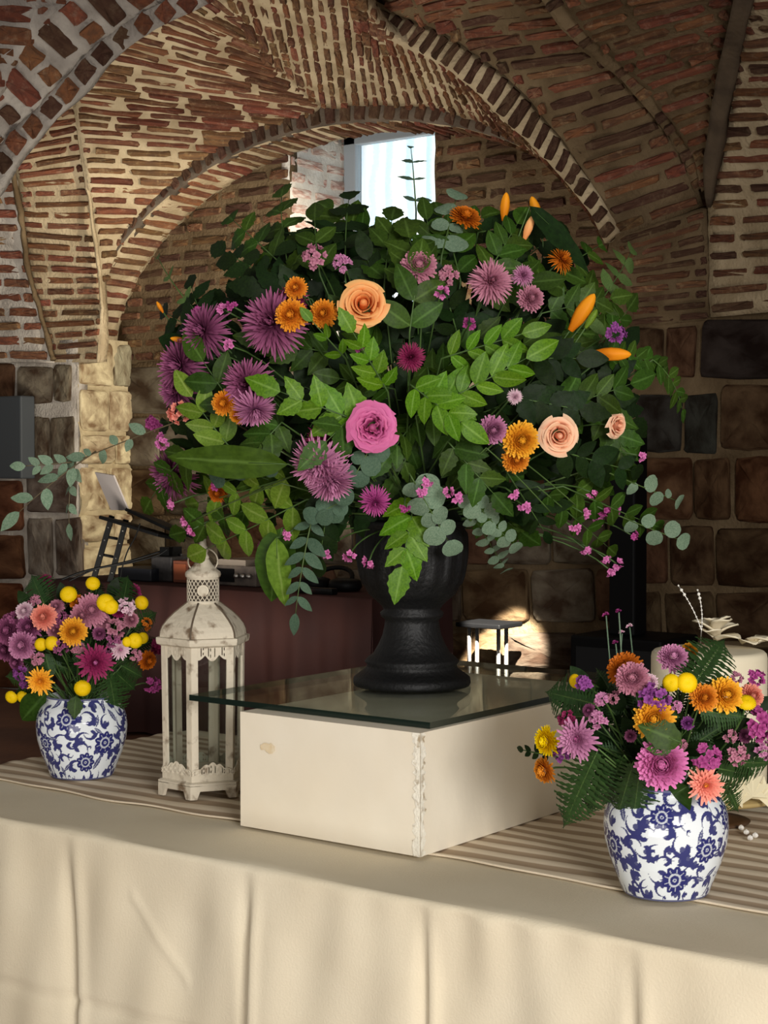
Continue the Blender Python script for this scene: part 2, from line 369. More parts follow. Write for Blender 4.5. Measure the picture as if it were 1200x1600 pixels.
mxx = nd(nt, 'ShaderNodeMix', data_type='FLOAT'); mxx.inputs[0].default_value = .2
nt.links.new(tc.outputs['Object'], wvt.inputs['Vector']); nt.links.new(tc.outputs['Object'], vo.inputs['Vector']); nt.links.new(wvt.outputs['Fac'], mxx.inputs[2]); nt.links.new(vo.outputs['Distance'], mxx.inputs[3]); nt.links.new(mxx.outputs[0], rp.inputs[0])
nt.links.new(rp.outputs[0], b.inputs['Emission Color']); b.inputs['Emission Strength'].default_value = .86; nt.links.new(rp.outputs[0], b.inputs['Base Color'])
V = []; Fc = []; nu = 90
for j in range(2):
    for i in range(nu + 1):
        x = WU0 + .02 + (WU1 - WU0 - .04) * i / nu; V.append((x, wv + .10 + .018 * math.sin(x * 42) + .01 * math.sin(x * 17), wz0 + j * (wz1 - wz0)))
Fc = [(i, i + 1, nu + 2 + i, nu + 1 + i) for i in range(nu)]
cu = link('window_curtain', mesh('window_curtain', V, Fc), m_c, win); cu['label'] = 'white sheer curtain glowing in place of daylight'

# --- stone wall inside the niche, below the springing
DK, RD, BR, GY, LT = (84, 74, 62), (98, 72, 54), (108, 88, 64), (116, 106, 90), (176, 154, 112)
rn = []
R0 = random.Random(3)
for j, (y0, y1) in enumerate(((572, 648), (652, 728), (732, 806), (810, 882), (888, 972), (988, 1045), (1050, 1120))):
    x = 200 - R0.randint(0, 60)
    while x < 1000:
        wd = R0.randint(62, 118)
        rn.append((x, y0, x + wd - 5, y1, R0.choice([DK, BR, RD, BR, GY] if x > 320 else [GY, BR, GY])))
        x += wd
stone_wall('wall_niche_base', VN, rn, [[Vector((-7.8, VN, 0)), Vector((-3.5, VN, 0))], [Vector((-7.8, VN, 2.07)), Vector((-3.5, VN, 2.07))]], M_mortar_dark)

# --- left pier: shaded front, jamb turned to the right
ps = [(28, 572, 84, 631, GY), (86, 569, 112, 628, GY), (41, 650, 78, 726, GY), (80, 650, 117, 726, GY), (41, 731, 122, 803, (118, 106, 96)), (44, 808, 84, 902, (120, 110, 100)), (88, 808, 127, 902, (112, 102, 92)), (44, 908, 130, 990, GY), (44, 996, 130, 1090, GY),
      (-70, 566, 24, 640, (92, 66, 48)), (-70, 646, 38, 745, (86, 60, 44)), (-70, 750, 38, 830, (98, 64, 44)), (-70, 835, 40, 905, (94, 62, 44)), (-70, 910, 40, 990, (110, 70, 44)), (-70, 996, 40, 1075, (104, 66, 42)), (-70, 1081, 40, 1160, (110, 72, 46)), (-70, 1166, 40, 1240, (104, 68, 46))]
UJ = -7.58
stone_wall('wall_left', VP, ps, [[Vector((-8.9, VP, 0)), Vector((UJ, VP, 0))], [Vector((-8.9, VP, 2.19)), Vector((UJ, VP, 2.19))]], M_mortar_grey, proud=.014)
# jamb of big stones, sunlight put into their pale colour
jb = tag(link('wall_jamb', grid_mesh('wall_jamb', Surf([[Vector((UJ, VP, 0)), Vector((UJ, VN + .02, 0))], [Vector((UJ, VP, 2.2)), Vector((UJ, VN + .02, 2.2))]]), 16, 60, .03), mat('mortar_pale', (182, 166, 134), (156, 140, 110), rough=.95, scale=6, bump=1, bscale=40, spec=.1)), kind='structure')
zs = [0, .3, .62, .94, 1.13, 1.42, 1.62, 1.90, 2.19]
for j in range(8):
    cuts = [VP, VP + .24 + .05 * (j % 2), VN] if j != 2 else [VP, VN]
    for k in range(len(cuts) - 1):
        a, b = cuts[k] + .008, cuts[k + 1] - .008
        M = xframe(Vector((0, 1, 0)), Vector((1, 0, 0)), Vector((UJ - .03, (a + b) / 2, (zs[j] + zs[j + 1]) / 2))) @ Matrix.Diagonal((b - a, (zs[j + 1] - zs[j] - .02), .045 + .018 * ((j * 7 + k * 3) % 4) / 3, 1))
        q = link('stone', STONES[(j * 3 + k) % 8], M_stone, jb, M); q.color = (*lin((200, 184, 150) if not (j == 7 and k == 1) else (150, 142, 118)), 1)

# --- left pilaster strip of thin bricks and the dim web beyond it
brick_surface('wall_left_pilaster', [((80, 566, 7.0), (156, 566, 7.0)), ((75, 531, 7.0), (158, 524, 7.0)), ((59, 472, 6.97), (159, 470, 7.05)), ((47, 440, 6.93), (157, 440, 7.05)), ((38, 380, 6.85), (152, 388, 7.0)), ((32, 320, 6.75), (142, 320, 6.9)), ((26, 270, 6.65), (131, 255, 6.8)), ((22, 215, 6.5), (122, 195, 6.65)), ((14, 150, 6.3), (112, 125, 6.4))],
              27, .36, [M_brick, M_brick_red], M_mortar, fill=.56, proud=.016, ns=8, gap=.06)
brick_surface('wall_far_left', [((-60, 566, 6.9), (82, 566, 6.98)), ((-60, 470, 6.85), (57, 472, 6.95)), ((-60, 390, 6.75), (36, 390, 6.85)), ((-60, 300, 6.6), (27, 300, 6.7)), ((-60, 200, 6.4), (18, 200, 6.5))],
              17, .36, [M_brick, M_brick_red], M_mortar_grey, fill=.6, proud=.012, ns=6, gap=.06)
# thin raised plaster seams where the webs meet
def seam(name, pts, rad, m): 
    q = MB(); P = [Pv(*p) for p in pts]; P = [crom(P, i / 30) for i in range(31)]
    q.tube([p + Vector((random.uniform(-1, 1), random.uniform(-1, 1), random.uniform(-1, 1))) * rad * .25 for p in P], [rad * random.uniform(.7, 1.2) for _ in P], 6); return tag(q.link(name, m), kind='structure')
seam('trim_3', [(84, 562, 6.98), (75, 531, 6.98), (59, 472, 6.95), (46, 432, 6.9), (38, 380, 6.83), (30, 320, 6.72), (20, 262, 6.6)], .018, M_mortar_dark)
seam('trim_4', [(154, 566, 6.99), (159, 494, 7.03), (157, 440, 7.02), (151, 395, 6.97), (141, 320, 6.87), (130, 255, 6.78), (118, 165, 6.55)], .012, M_mortar)

# --- vault web left of the crown
brick_surface('ceiling_web_left', [((158, 445, 7.06), (166, 443, 7.13)), ((157, 415, 7.04), (176, 412, 7.17)), ((150, 370, 6.98), (200, 368, 7.18)), ((141, 320, 6.88), (240, 322, 7.18)), ((133, 270, 6.78), (292, 276, 7.18)), ((124, 215, 6.66), (356, 230, 7.18)), ((118, 165, 6.5), (440, 194, 7.18)), ((140, 122, 6.38), (500, 170, 7.12)), ((172, 84, 6.26), (478, 148, 6.98)), ((208, 52, 6.16), (446, 116, 6.76)), ((255, 16, 6.05), (412, 82, 6.52)), ((320, -22, 5.92), (372, 28, 6.2))],
              36, .34, [M_brick, M_brick, M_brick_red], M_mortar, fill=.56, proud=.016, ns=20, gap=.09, nt=70)
# --- splayed crown: courses run down to the niche ring
brick_surface('ceiling_crown', [((348, -12, 6.05), (356, 6, 6.1)), ((365, -60, 5.75), (410, 88, 6.55)), ((415, -60, 5.75), (458, 128, 6.85)), ((470, -60, 5.75), (503, 168, 7.10)), ((530, -50, 5.8), (556, 166, 7.13)), ((580, 20, 6.2), (606, 165, 7.13)), ((615, 62, 6.45), (652, 167, 7.13)), ((665, 85, 6.5), (700, 176, 7.13)), ((705, 110, 6.52), (745, 190, 7.13)), ((750, 150, 6.55), (795, 213, 7.13)), ((785, 185, 6.58), (830, 238, 7.13)), ((830, 225, 6.6), (868, 266, 7.13)), ((862, 258, 6.62), (893, 292, 7.13)), ((893, 292, 6.64), (912, 318, 7.13)), ((922, 330, 6.66), (935, 346, 7.13)), ((945, 372, 6.7), (952, 380, 7.13))],
              38, .17, [M_brick, M_brick_red, M_brick], M_mortar, fill=.50, proud=.014, ns=12, gap=.14)
# --- outer ring
brick_surface('trim_5', [((500, -75, 6.3), (488, -42, 6.3)), ((548, -30, 6.4), (535, -2, 6.4)), ((600, 13, 6.5), (585, 47, 6.5)), ((640, 30, 6.5), (615, 62, 6.5)), ((690, 50, 6.5), (665, 88, 6.5)), ((730, 75, 6.5), (705, 112, 6.5)), ((775, 107, 6.52), (750, 150, 6.52)), ((815, 142, 6.55), (785, 187, 6.55)), ((850, 185, 6.58), (830, 226, 6.58)), ((880, 220, 6.6), (862, 260, 6.6)), ((910, 265, 6.62), (893, 296, 6.62)), ((940, 310, 6.64), (922, 334, 6.64)), ((965, 362, 6.66), (945, 380, 6.66))],
              27, .5, [M_brick_dark], M_mortar, fill=.66, proud=.02, single=True, ns=4, gap=.02)
# --- web right of the outer ring
brick_surface('ceiling_web_right', [((962, 372, 6.68), (1100, 322, 6.9)), ((940, 310, 6.64), (1078, 262, 6.78)), ((910, 265, 6.6), (1050, 218, 6.68)), ((880, 220, 6.56), (1020, 175, 6.6)), ((850, 185, 6.52), (990, 142, 6.5)), ((815, 142, 6.48), (958, 110, 6.42)), ((775, 107, 6.44), (928, 82, 6.34)), ((730, 75, 6.4), (896, 52, 6.26)), ((690, 50, 6.4), (868, 20, 6.2)), ((640, 28, 6.4), (840, -12, 6.1)), ((598, 8, 6.4), (805, -45, 6.0)), ((540, -35, 6.3), (770, -85, 5.9))],
              21, .38, [M_brick, M_brick_dark, M_brick_red], M_mortar_dark, fill=.60, proud=.014, ns=12, gap=.07)
# --- diagonal rib
brick_surface('trim_6', [((1085, 300, 6.84), (1108, 288, 6.84)), ((1060, 240, 6.72), (1090, 222, 6.72)), ((1030, 195, 6.62), (1062, 176, 6.62)), ((1000, 160, 6.5), (1032, 140, 6.5)), ((970, 125, 6.4), (1002, 106, 6.4)), ((930, 92, 6.28), (966, 72, 6.28)), ((890, 58, 6.16), (926, 36, 6.16)), ((862, 26, 6.08), (900, 4, 6.08)), ((832, -20, 5.98), (870, -42, 5.98))],
              17, .5, [M_brick_dark, M_brick], M_mortar_dark, fill=.6, proud=.02, single=True, ns=4, gap=.02, skip=.2)
brick_surface('ceiling_web_far_right', [((1096, 300, 6.83), (1108, 292, 6.8)), ((1085, 250, 6.74), (1106, 240, 6.72)), ((1060, 208, 6.64), (1112, 188, 6.6)), ((1030, 168, 6.54), (1120, 138, 6.48)), ((998, 128, 6.42), (1128, 88, 6.34)), ((962, 95, 6.3), (1138, 45, 6.18)), ((925, 60, 6.18), (1146, 0, 6.05)), ((893, 22, 6.06), (1154, -50, 5.9)), ((862, -25, 5.95), (1160, -105, 5.75))],
              18, .36, [M_brick, M_brick_red, M_brick_red], M_mortar_dark, fill=.56, proud=.018, ns=10, gap=.08)
# --- plastered groin between the two right-hand webs
brick_surface('trim_7', [((1104, 325, 6.86), (1110, 325, 6.86)), ((1098, 270, 6.72), (1117, 272, 6.72)), ((1108, 190, 6.52), (1132, 195, 6.52)), ((1124, 100, 6.28), (1150, 105, 6.28)), ((1142, 20, 6.0), (1168, 24, 6.0)), ((1155, -60, 5.8), (1180, -56, 5.8))],
              12, .5, [M_brick_dark], mat('plaster_groin', (96, 82, 66), (78, 66, 54), rough=.95, scale=8, bump=.6, bscale=30, spec=.1), fill=.5, single=True, ns=4, proud=.004, skip=.9)
brick_surface('wall_right_upper', [((1108, 496, 6.98), (1290, 480, 6.8)), ((1107, 400, 6.95), (1290, 388, 6.75)), ((1106, 325, 6.9), (1290, 318, 6.7)), ((1116, 260, 6.76), (1290, 252, 6.6)), ((1132, 180, 6.56), (1290, 172, 6.45)), ((1150, 95, 6.3), (1290, 86, 6.2)), ((1166, 20, 6.05), (1290, 8, 6.0)), ((1180, -60, 5.8), (1290, -70, 5.75))],
              25, .34, [M_brick, M_brick_red, M_brick_dark], M_mortar, fill=.50, proud=.014, ns=8, gap=.10)
brick_surface('wall_right_springer', [((984, 512, 7.0), (1110, 500, 6.99)), ((976, 440, 6.92), (1108, 425, 6.97)), ((962, 372, 6.70), (1104, 325, 6.9))],
              10, .36, [M_brick_dark, M_brick], M_mortar_dark, fill=.66, proud=.01, ns=8, gap=.07)
# right pier in stone
rs = [(1097, 498, 1215, 593, (58, 50, 46)), (1042, 509, 1088, 591, (92, 66, 50)), (994, 512, 1037, 590, (88, 68, 50)), (996, 616, 1066, 707, (56, 54, 50)), (1070, 614, 1121, 711, (58, 58, 52)), (1127, 600, 1215, 704, (96, 76, 54)), (992, 714, 1084, 812, (100, 74, 52)), (1088, 715, 1142, 812, (92, 68, 48)), (1150, 712, 1225, 818, (98, 66, 46)),
      (988, 820, 1044, 912, (84, 58, 42)), (1048, 820, 1117, 916, (86, 68, 48)), (1121, 824, 1225, 918, (84, 66, 46)), (988, 924, 1034, 1004, (80, 66, 46)), (1040, 924, 1117, 1004, (82, 68, 48)), (1121, 924, 1225, 1004, (84, 66, 46)), (988, 1010, 1090, 1090, (82, 66, 46)), (1095, 1010, 1225, 1090, (82, 66, 46)), (988, 1096, 1060, 1180, (82, 66, 46)), (1065, 1096, 1225, 1180, (82, 66, 46))]
stone_wall('wall_right', VP, rs, [[Vector((-3.86, VP, 0)), Vector((-2.4, VP, 0))], [Vector((-3.86, VP, 2.22)), Vector((-2.4, VP, 2.22))]], M_mortar_dark, proud=.02)
jr = MB(); jr.box((-3.87, VP, 0), (-3.80, VN, 2.2)); tag(jr.link('wall_jamb_right', M_mortar_dark, smooth=False), kind='structure')

# --- near arch, upper left: end ring, soffit and web
EDGE = [(-40, 345), (2, 292), (22, 254), (45, 226), (78, 197), (100, 172), (135, 137), (155, 112), (190, 83), (225, 57), (262, 36), (310, 14), (360, -14)]
def off(d, v, k=1.0): return [(x - d * .72, y - d * .72 * k, v) for x, y in EDGE]
e0, e1, e2, e3 = off(0, 4.62), off(34, 4.58), off(118, 4.42), off(240, 4.3)
brick_surface('trim_8', [(b, a) for a, b in zip(e0, e1)], 14, .5, [M_brick_red, M_brick_dark], M_mortar_grey, fill=.76, proud=.012, single=True, ns=4, gap=.03)
brick_surface('ceiling_arch_soffit', [(b, a) for a, b in zip(e1, e2)], 12, .20, [M_brick_red, M_brick_dark, M_brick_red], M_mortar_grey, fill=.70, proud=.012, ns=8, gap=.10, phase=.5, var=.1)
fx = [( -260, y, 4.3) for x, y, v in e2]
brick_surface('ceiling_arch_web', [((-300, 260, 4.2), (-60, 262, 4.42)), ((-300, 190, 4.2), (-45, 205, 4.42)), ((-300, 120, 4.2), (-6, 140, 4.42)), ((-300, 80, 4.2), (18, 100, 4.42)), ((-300, 30, 4.2), (58, 50, 4.42)), ((-300, -20, 4.2), (100, 0, 4.42)), ((-300, -80, 4.2), (150, -50, 4.42))],
              10, .19, [M_brick_red], M_mortar_grey, fill=.66, proud=.01, ns=6, gap=.09)

# ================================================================== THE TABLE
TZ = .77; TV0, TV1, TU0, TU1 = 2.08, 3.06, -2.905, .35
m_cloth = mat('cloth_cream', (224, 213, 188), (216, 203, 176), rough=.85, scale=3, bump=.12, bscale=260, spec=.15)
def fold_u(px, py): return Pv(px, py, TV0).x
folds = [(fold_u(105, 1450), .010, .018, .014), (fold_u(385, 1450), .011, .016, -.012), (fold_u(660, 1500), .010, .012, .0), (fold_u(985, 1540), .007, .014, .018), (-.35, .01, .02, 0)]
zc = Pv(140, 1572, TV0).z
def drape(u, z):
    d = (TZ - z); k = min(1, d / .12)
    y = .006 * k * math.sin(u * 9 + 1.2 * math.sin(z * 3)) + .005 * k * math.sin(u * 21 + z * 6 + 2) + .003 * k * math.sin(u * 47 - z * 9)
    y += .004 * (1 - min(1, d / .16)) * math.sin(u * 70) * math.exp(-abs(math.sin(u * 2.3)) * 2)
    for fu, dp, wd, sl in folds:
        x = (u - fu - sl * d * 2) / wd
        if abs(x) < 3: y += k * dp * (math.exp(-x * x * 1.4) - .8 * math.exp(-(x - 1.4) ** 2 * 1.5))
    if u < fold_u(330, 1500) : y += .006 * math.exp(-((z - zc) / .007) ** 2)
    # a slanting pull line
    a = u - fold_u(205, 1400); q = (z - Pv(205, 1400, TV0).z) + a * 1.05
    if 0 < a < .13: y -= .004 * math.exp(-(q / .008) ** 2)
    return y
V = []; Fc = []
us = np.linspace(TU0 - .001, TU1, 420)
prof = [('t', v) for v in np.linspace(TV1, TV0 + .012, 40)] + [('r', a) for a in (22, 45, 68)] + [('f', z) for z in np.linspace(TZ - .012, .025, 70)]
for k, q in prof:
    for u in us:
        u = float(u)
        if k == 't':
            wv = .0012 * math.sin(u * 13 + q * 9) + .0012 * mnoise.noise(Vector((u * 6, q * 9, 0))) if q < 2.31 else 0
            V.append((u, q, TZ + wv))
        elif k == 'r': V.append((u, TV0 + .012 - .012 * math.sin(math.radians(q)) + .5 * drape(u, TZ - .012) * q / 90, TZ - .012 + .012 * math.cos(math.radians(q))))
        else: V.append((u, TV0 + drape(u, q) , q))
NU = len(us)
for j in range(len(prof) - 1):
    for i in range(NU - 1):
        a = j * NU + i; Fc.append((a, a + NU, a + NU + 1, a + 1))
# hanging left end and back
n0 = len(V)
for z in (TZ, .4, .025):
    for v in np.linspace(TV0, TV1, 30): V.append((TU0 - .012 * (z < TZ) - .01 * math.sin(v * 20) * (z < .5), float(v), z))
for j in range(2):
    for i in range(29): a = n0 + j * 30 + i; Fc.append((a, a + 1, a + 31, a + 30))
n0 = len(V)
for z in (TZ, .025):
    for u in np.linspace(TU0, TU1, 60): V.append((float(u), TV1 + .01 * math.sin(u * 14) * (z < .5), z))
for i in range(59): a = n0 + i; Fc.append((a, a + 60, a + 61, a + 1))
cl = link('tablecloth', mesh('tablecloth', V, Fc), m_cloth)
tag(cl, 'plain cream tablecloth draped over the long table and hanging in folds', 'tablecloth')
md = cl.modifiers.new('thick', 'SOLIDIFY'); md.thickness = .002; md.offset = -1

# striped runner
m_run = bpy.data.materials.new('runner_stripes'); m_run.use_nodes = True; nt = m_run.node_tree; b = nt.nodes['Principled BSDF']; b.inputs['Roughness'].default_value = .9; b.inputs['Specular IOR Level'].default_value = .1
at = nd(nt, 'ShaderNodeAttribute', attribute_name='g'); rp = nd(nt, 'ShaderNodeValToRGB'); rp.color_ramp.elements[0].color = (*lin((176, 154, 128)), 1); rp.color_ramp.elements[1].color = (*lin((228, 212, 186)), 1); rp.color_ramp.elements[0].position = .38; rp.color_ramp.elements[1].position = .62
nz = nd(nt, 'ShaderNodeTexNoise'); nz.inputs['Scale'].default_value = 40; mp = nd(nt, 'ShaderNodeMapping'); mp.inputs['Scale'].default_value = (.15, 1, 1); tc = nd(nt, 'ShaderNodeTexCoord')
ad = nd(nt, 'ShaderNodeMath', operation='MULTIPLY_ADD'); ad.inputs[1].default_value = .35
nt.links.new(tc.outputs['Object'], mp.inputs[0]); nt.links.new(mp.outputs[0], nz.inputs['Vector']); nt.links.new(nz.outputs['Fac'], ad.inputs[0]); nt.links.new(at.outputs['Fac'], ad.inputs[2]); 
sb = nd(nt, 'ShaderNodeMath', operation='SUBTRACT'); sb.inputs[1].default_value = .17; nt.links.new(ad.outputs[0], sb.inputs[0]); nt.links.new(sb.outputs[0], rp.inputs[0]); nt.links.new(rp.outputs[0], b.inputs['Base Color'])
RV0, RV1 = 2.315, 2.98
V = []; Fc = []; G = []; nu, nv = 260, 150
for j in range(nv + 1):
    for i in range(nu + 1):
        u = TU0 + .004 + (TU1 - .02 - TU0) * i / nu; t = j / nv
        v = RV0 + (RV1 - RV0) * t + (.006 * math.sin(u * 11) + .004 * math.sin(u * 27 + 1)) * (1 - t) ** 3
        ph = (v - RV0) / .056 + .26 * math.sin(u * 2.6 + v * 9) + .10 * math.sin(u * 9 + v * 23); s = .5 + .5 * math.cos(2 * PI * ph)
        if t < .012: s = 1
        V.append((u, v, TZ + .0036 + .0022 * s + .0008 * math.sin(u * 23 + v * 40))); G.append(s)
for j in range(nv):
    for i in range(nu): a = j * (nu + 1) + i; Fc.append((a, a + 1, a + nu + 2, a + nu + 1))
ru = link('table_runner', mesh('table_runner', V, Fc, g=G), m_run)
tag(ru, 'taupe and cream striped runner lying along the cream tablecloth', 'table runner')
md = ru.modifiers.new('thick', 'SOLIDIFY'); md.thickness = .003; md.offset = -1
SZ = TZ + .0055      # top of the runner

# white plinth box
BU0, BU1, BV0, BV1, BZ = -2.045, -1.637, 2.285, 3.0, .988
m_box = mat('plinth_paint', (232, 222, 202), (222, 206, 178), rough=.75, scale=2.2, bump=.06, bscale=40, contrast=(.45, .8))
q = MB(); nb = 24
def face(o, a, b_, n1, n2, nrm):
    o, a, b_, nrm = Vector(o), Vector(a), Vector(b_), Vector(nrm); V = []
    for j in range(n2 + 1):
        for i in range(n1 + 1):
            p = o + a * (i / n1) + b_ * (j / n2); e = min(i, n1 - i) == 0 or min(j, n2 - j) == 0
            V.append(p + nrm * (0 if e else .0012 * mnoise.noise(p * 14)))
    q.add(V, [(j * (n1 + 1) + i, j * (n1 + 1) + i + 1, (j + 1) * (n1 + 1) + i + 1, (j + 1) * (n1 + 1) + i) for j in range(n2) for i in range(n1)])
X, Y, Z = BU1 - BU0, BV1 - BV0, BZ - SZ - .001; z0 = SZ + .001
face((BU0, BV0, z0), (X, 0, 0), (0, 0, Z), 30, 16, (0, -1, 0)); face((BU1, BV0, z0), (0, Y, 0), (0, 0, Z), 40, 16, (1, 0, 0))
face((BU1, BV1, z0), (-X, 0, 0), (0, 0, Z), 4, 4, (0, 1, 0)); face((BU0, BV1, z0), (0, -Y, 0), (0, 0, Z), 4, 4, (-1, 0, 0))
face((BU0, BV0, BZ), (X, 0, 0), (0, Y, 0), 6, 6, (0, 0, 1)); face((BU0, BV1, z0), (X, 0, 0), (0, -Y, 0), 4, 4, (0, 0, -1))
pl = q.link('plinth_box', m_box)
tag(pl, 'white painted wooden plinth box under the glass sheet', 'box')
# worn corner strip (filled and repainted edge), scuffs and a stain
q = MB(); R = random.Random(5)
for side in (0, 1):
    pts = []
    for k in range(41):
        z = z0 + Z * k / 40; w_ = .011 + R.uniform(-.004, .006)
        pts.append((z, w_))
    V = []
    for z, w_ in pts:
        if side == 0: V += [(BU1 + .0006, BV0 - .0016 + R.uniform(-.0006, .0006), z), (BU1 - w_, BV0 - .0012, z)]
        else: V += [(BU1 + .0016 + R.uniform(-.0006, .0006), BV0 - .0006, z), (BU1 + .0012, BV0 + w_, z)]
    q.add(V, [(2 * i, 2 * i + 1, 2 * i + 3, 2 * i + 2) for i in range(40)])
cs = q.link('corner_strip', mat('plinth_filler', (236, 230, 214), (170, 152, 124), rough=.85, scale=60, contrast=(.52, .66), bump=.4, bscale=90), pl); cs['label'] = 'roughly repainted worn corner edge'
def decal(name, c, nrm, sx, sy, seed, m, label):
    R = random.Random(seed); c, nrm = Vector(c), Vector(nrm); M = frame(nrm, Vector((0, 0, 1)), c)
    V = [M @ Vector((sx * math.cos(a) * R.uniform(.55, 1.1), sy * math.sin(a) * R.uniform(.45, 1.1), 0)) for a in [2 * PI * k / 18 for k in range(18)]] + [c]
    V += [v - nrm * .0006 for v in V]
    o = link(name, mesh(name, V, [(k, (k + 1) % 18, 18) for k in range(18)]), m, pl); o['label'] = label
P = Pv(420, 1168, BV0); decal('stain', (P.x, BV0 - .002, P.z), (0, -1, 0), .022, .011, 3, mat('stain_tan', (216, 192, 150), (226, 212, 184), rough=.8, scale=60), 'tan rubbed stain on the front face')
P = Pv(672, 1163, BV0); 

# glass sheet
GU0, GU1, GV0, GV1 = -2.212, -1.645, 2.325, 3.09
m_gl = bpy.data.materials.new('sheet_glass'); m_gl.use_nodes = True; nt = m_gl.node_tree; nt.nodes.remove(nt.nodes['Principled BSDF'])
t = nd(nt, 'ShaderNodeBsdfTransparent'); t.inputs[0].default_value = (.93, .96, .94, 1); gl = nd(nt, 'ShaderNodeBsdfGlossy'); gl.inputs['Roughness'].default_value = .015; gl.inputs[0].default_value = (.85, .9, .88, 1)
fr = fres(nt, .75); mx = nd(nt, 'ShaderNodeMixShader')
nt.links.new(fr.outputs[0], mx.inputs[0]); nt.links.new(t.outputs[0], mx.inputs[1]); nt.links.new(gl.outputs[0], mx.inputs[2]); nt.links.new(mx.outputs[0], nt.nodes['Material Output'].inputs[0])
m_ge = mat('glass_cut_edge', (14, 30, 24), rough=.15, spec=.6)
gz0, gz1 = BZ + .0015, BZ + .0125
q = MB(); q.box((GU0, GV0, gz0), (GU1, GV1, gz1)); 
gm = q.me('glass_sheet', smooth=False); gm.materials.append(m_gl); gm.materials.append(m_ge)
for p in gm.polygons: p.material_index = 0 if abs(p.normal.z) > .5 else 1
gs = link('glass_sheet', gm); tag(gs, 'clear glass sheet with dark green edge resting on the white plinth box', 'glass sheet')

# ================================================================== THE URN
m_urn = mat('urn_black', (18, 18, 19), (11, 11, 12), rough=.55, scale=12, bump=.25, bscale=120, spec=.35)
UX, UY, UZ = -1.955, 2.70, gz1
K = 3.345 / FPX
prof = [(0, 1086), (90, 1086), (92, 1082), (91, 1074), (86, 1070), (72, 1060), (70, 1054), (74, 1049), (70, 1044), (60, 1036), (52, 1022), (46, 1008), (43, 994), (42, 984), (48, 979), (50, 973), (44, 968), (48, 962), (56, 954), (68, 944), (74, 932), (80, 915), (83, 898), (85, 880), (85, 862), (84, 850), (82, 842), (90, 836), (92, 830), (86, 828), (78, 834), (76, 850), (70, 900), (0, 910)]
NS = 96; V = []
pr2 = []
for (a, b_) in zip(prof[:-1], prof[1:]):
    n = max(1, int(abs(b_[1] - a[1]) / 5)); pr2 += [(a[0] + (b_[0] - a[0]) * k / n, a[1] + (b_[1] - a[1]) * k / n) for k in range(n)]
pr2.append(prof[-1])
for i, (r, y) in enumerate(pr2):
    z = UZ + (1086 - y) * K
    for k in range(NS):
        th = 2 * PI * k / NS; rr = r * K
        if 842 < y < 932 and r > 70:
            # pointed blades in relief, overlapping like reeds
            x = (th * 9 / PI) % 1 - .5; y_ = (y - 842) / 90
            x2 = (th * 9 / PI + .5 + .15 * math.sin(y_ * 4)) % 1 - .5
            rr += .0065 * max(0, 1 - abs(x) * (1.8 + 3.2 * (1 - y_))) - .002 + .003 * max(0, 1 - abs(x2) * (2 + 5 * y_)) + .0012 * math.sin(th * 60)
        V.append((rr * math.cos(th), rr * math.sin(th), z - UZ))
N = len(pr2); Fc = [(i * NS + k, i * NS + (k + 1) % NS, (i + 1) * NS + (k + 1) % NS, (i + 1) * NS + k) for i in range(N - 1) for k in range(NS)]
urn = empty('pedestal_urn', Vector((UX, UY, UZ)), 'black pedestal urn with blade relief standing on the glass sheet', 'urn')
link('bowl_and_foot', mesh('urn_body', V, Fc), m_urn, urn)
q = MB(); q.lathe([(.0, .262), (.06, .262), (.094, .30), (.10, .335), (.07, .385), (0, .41)], 20); q.link('floral_foam', mat('floral_foam', (30, 44, 24), (20, 30, 16), rough=.95, scale=50, bump=.5), urn)

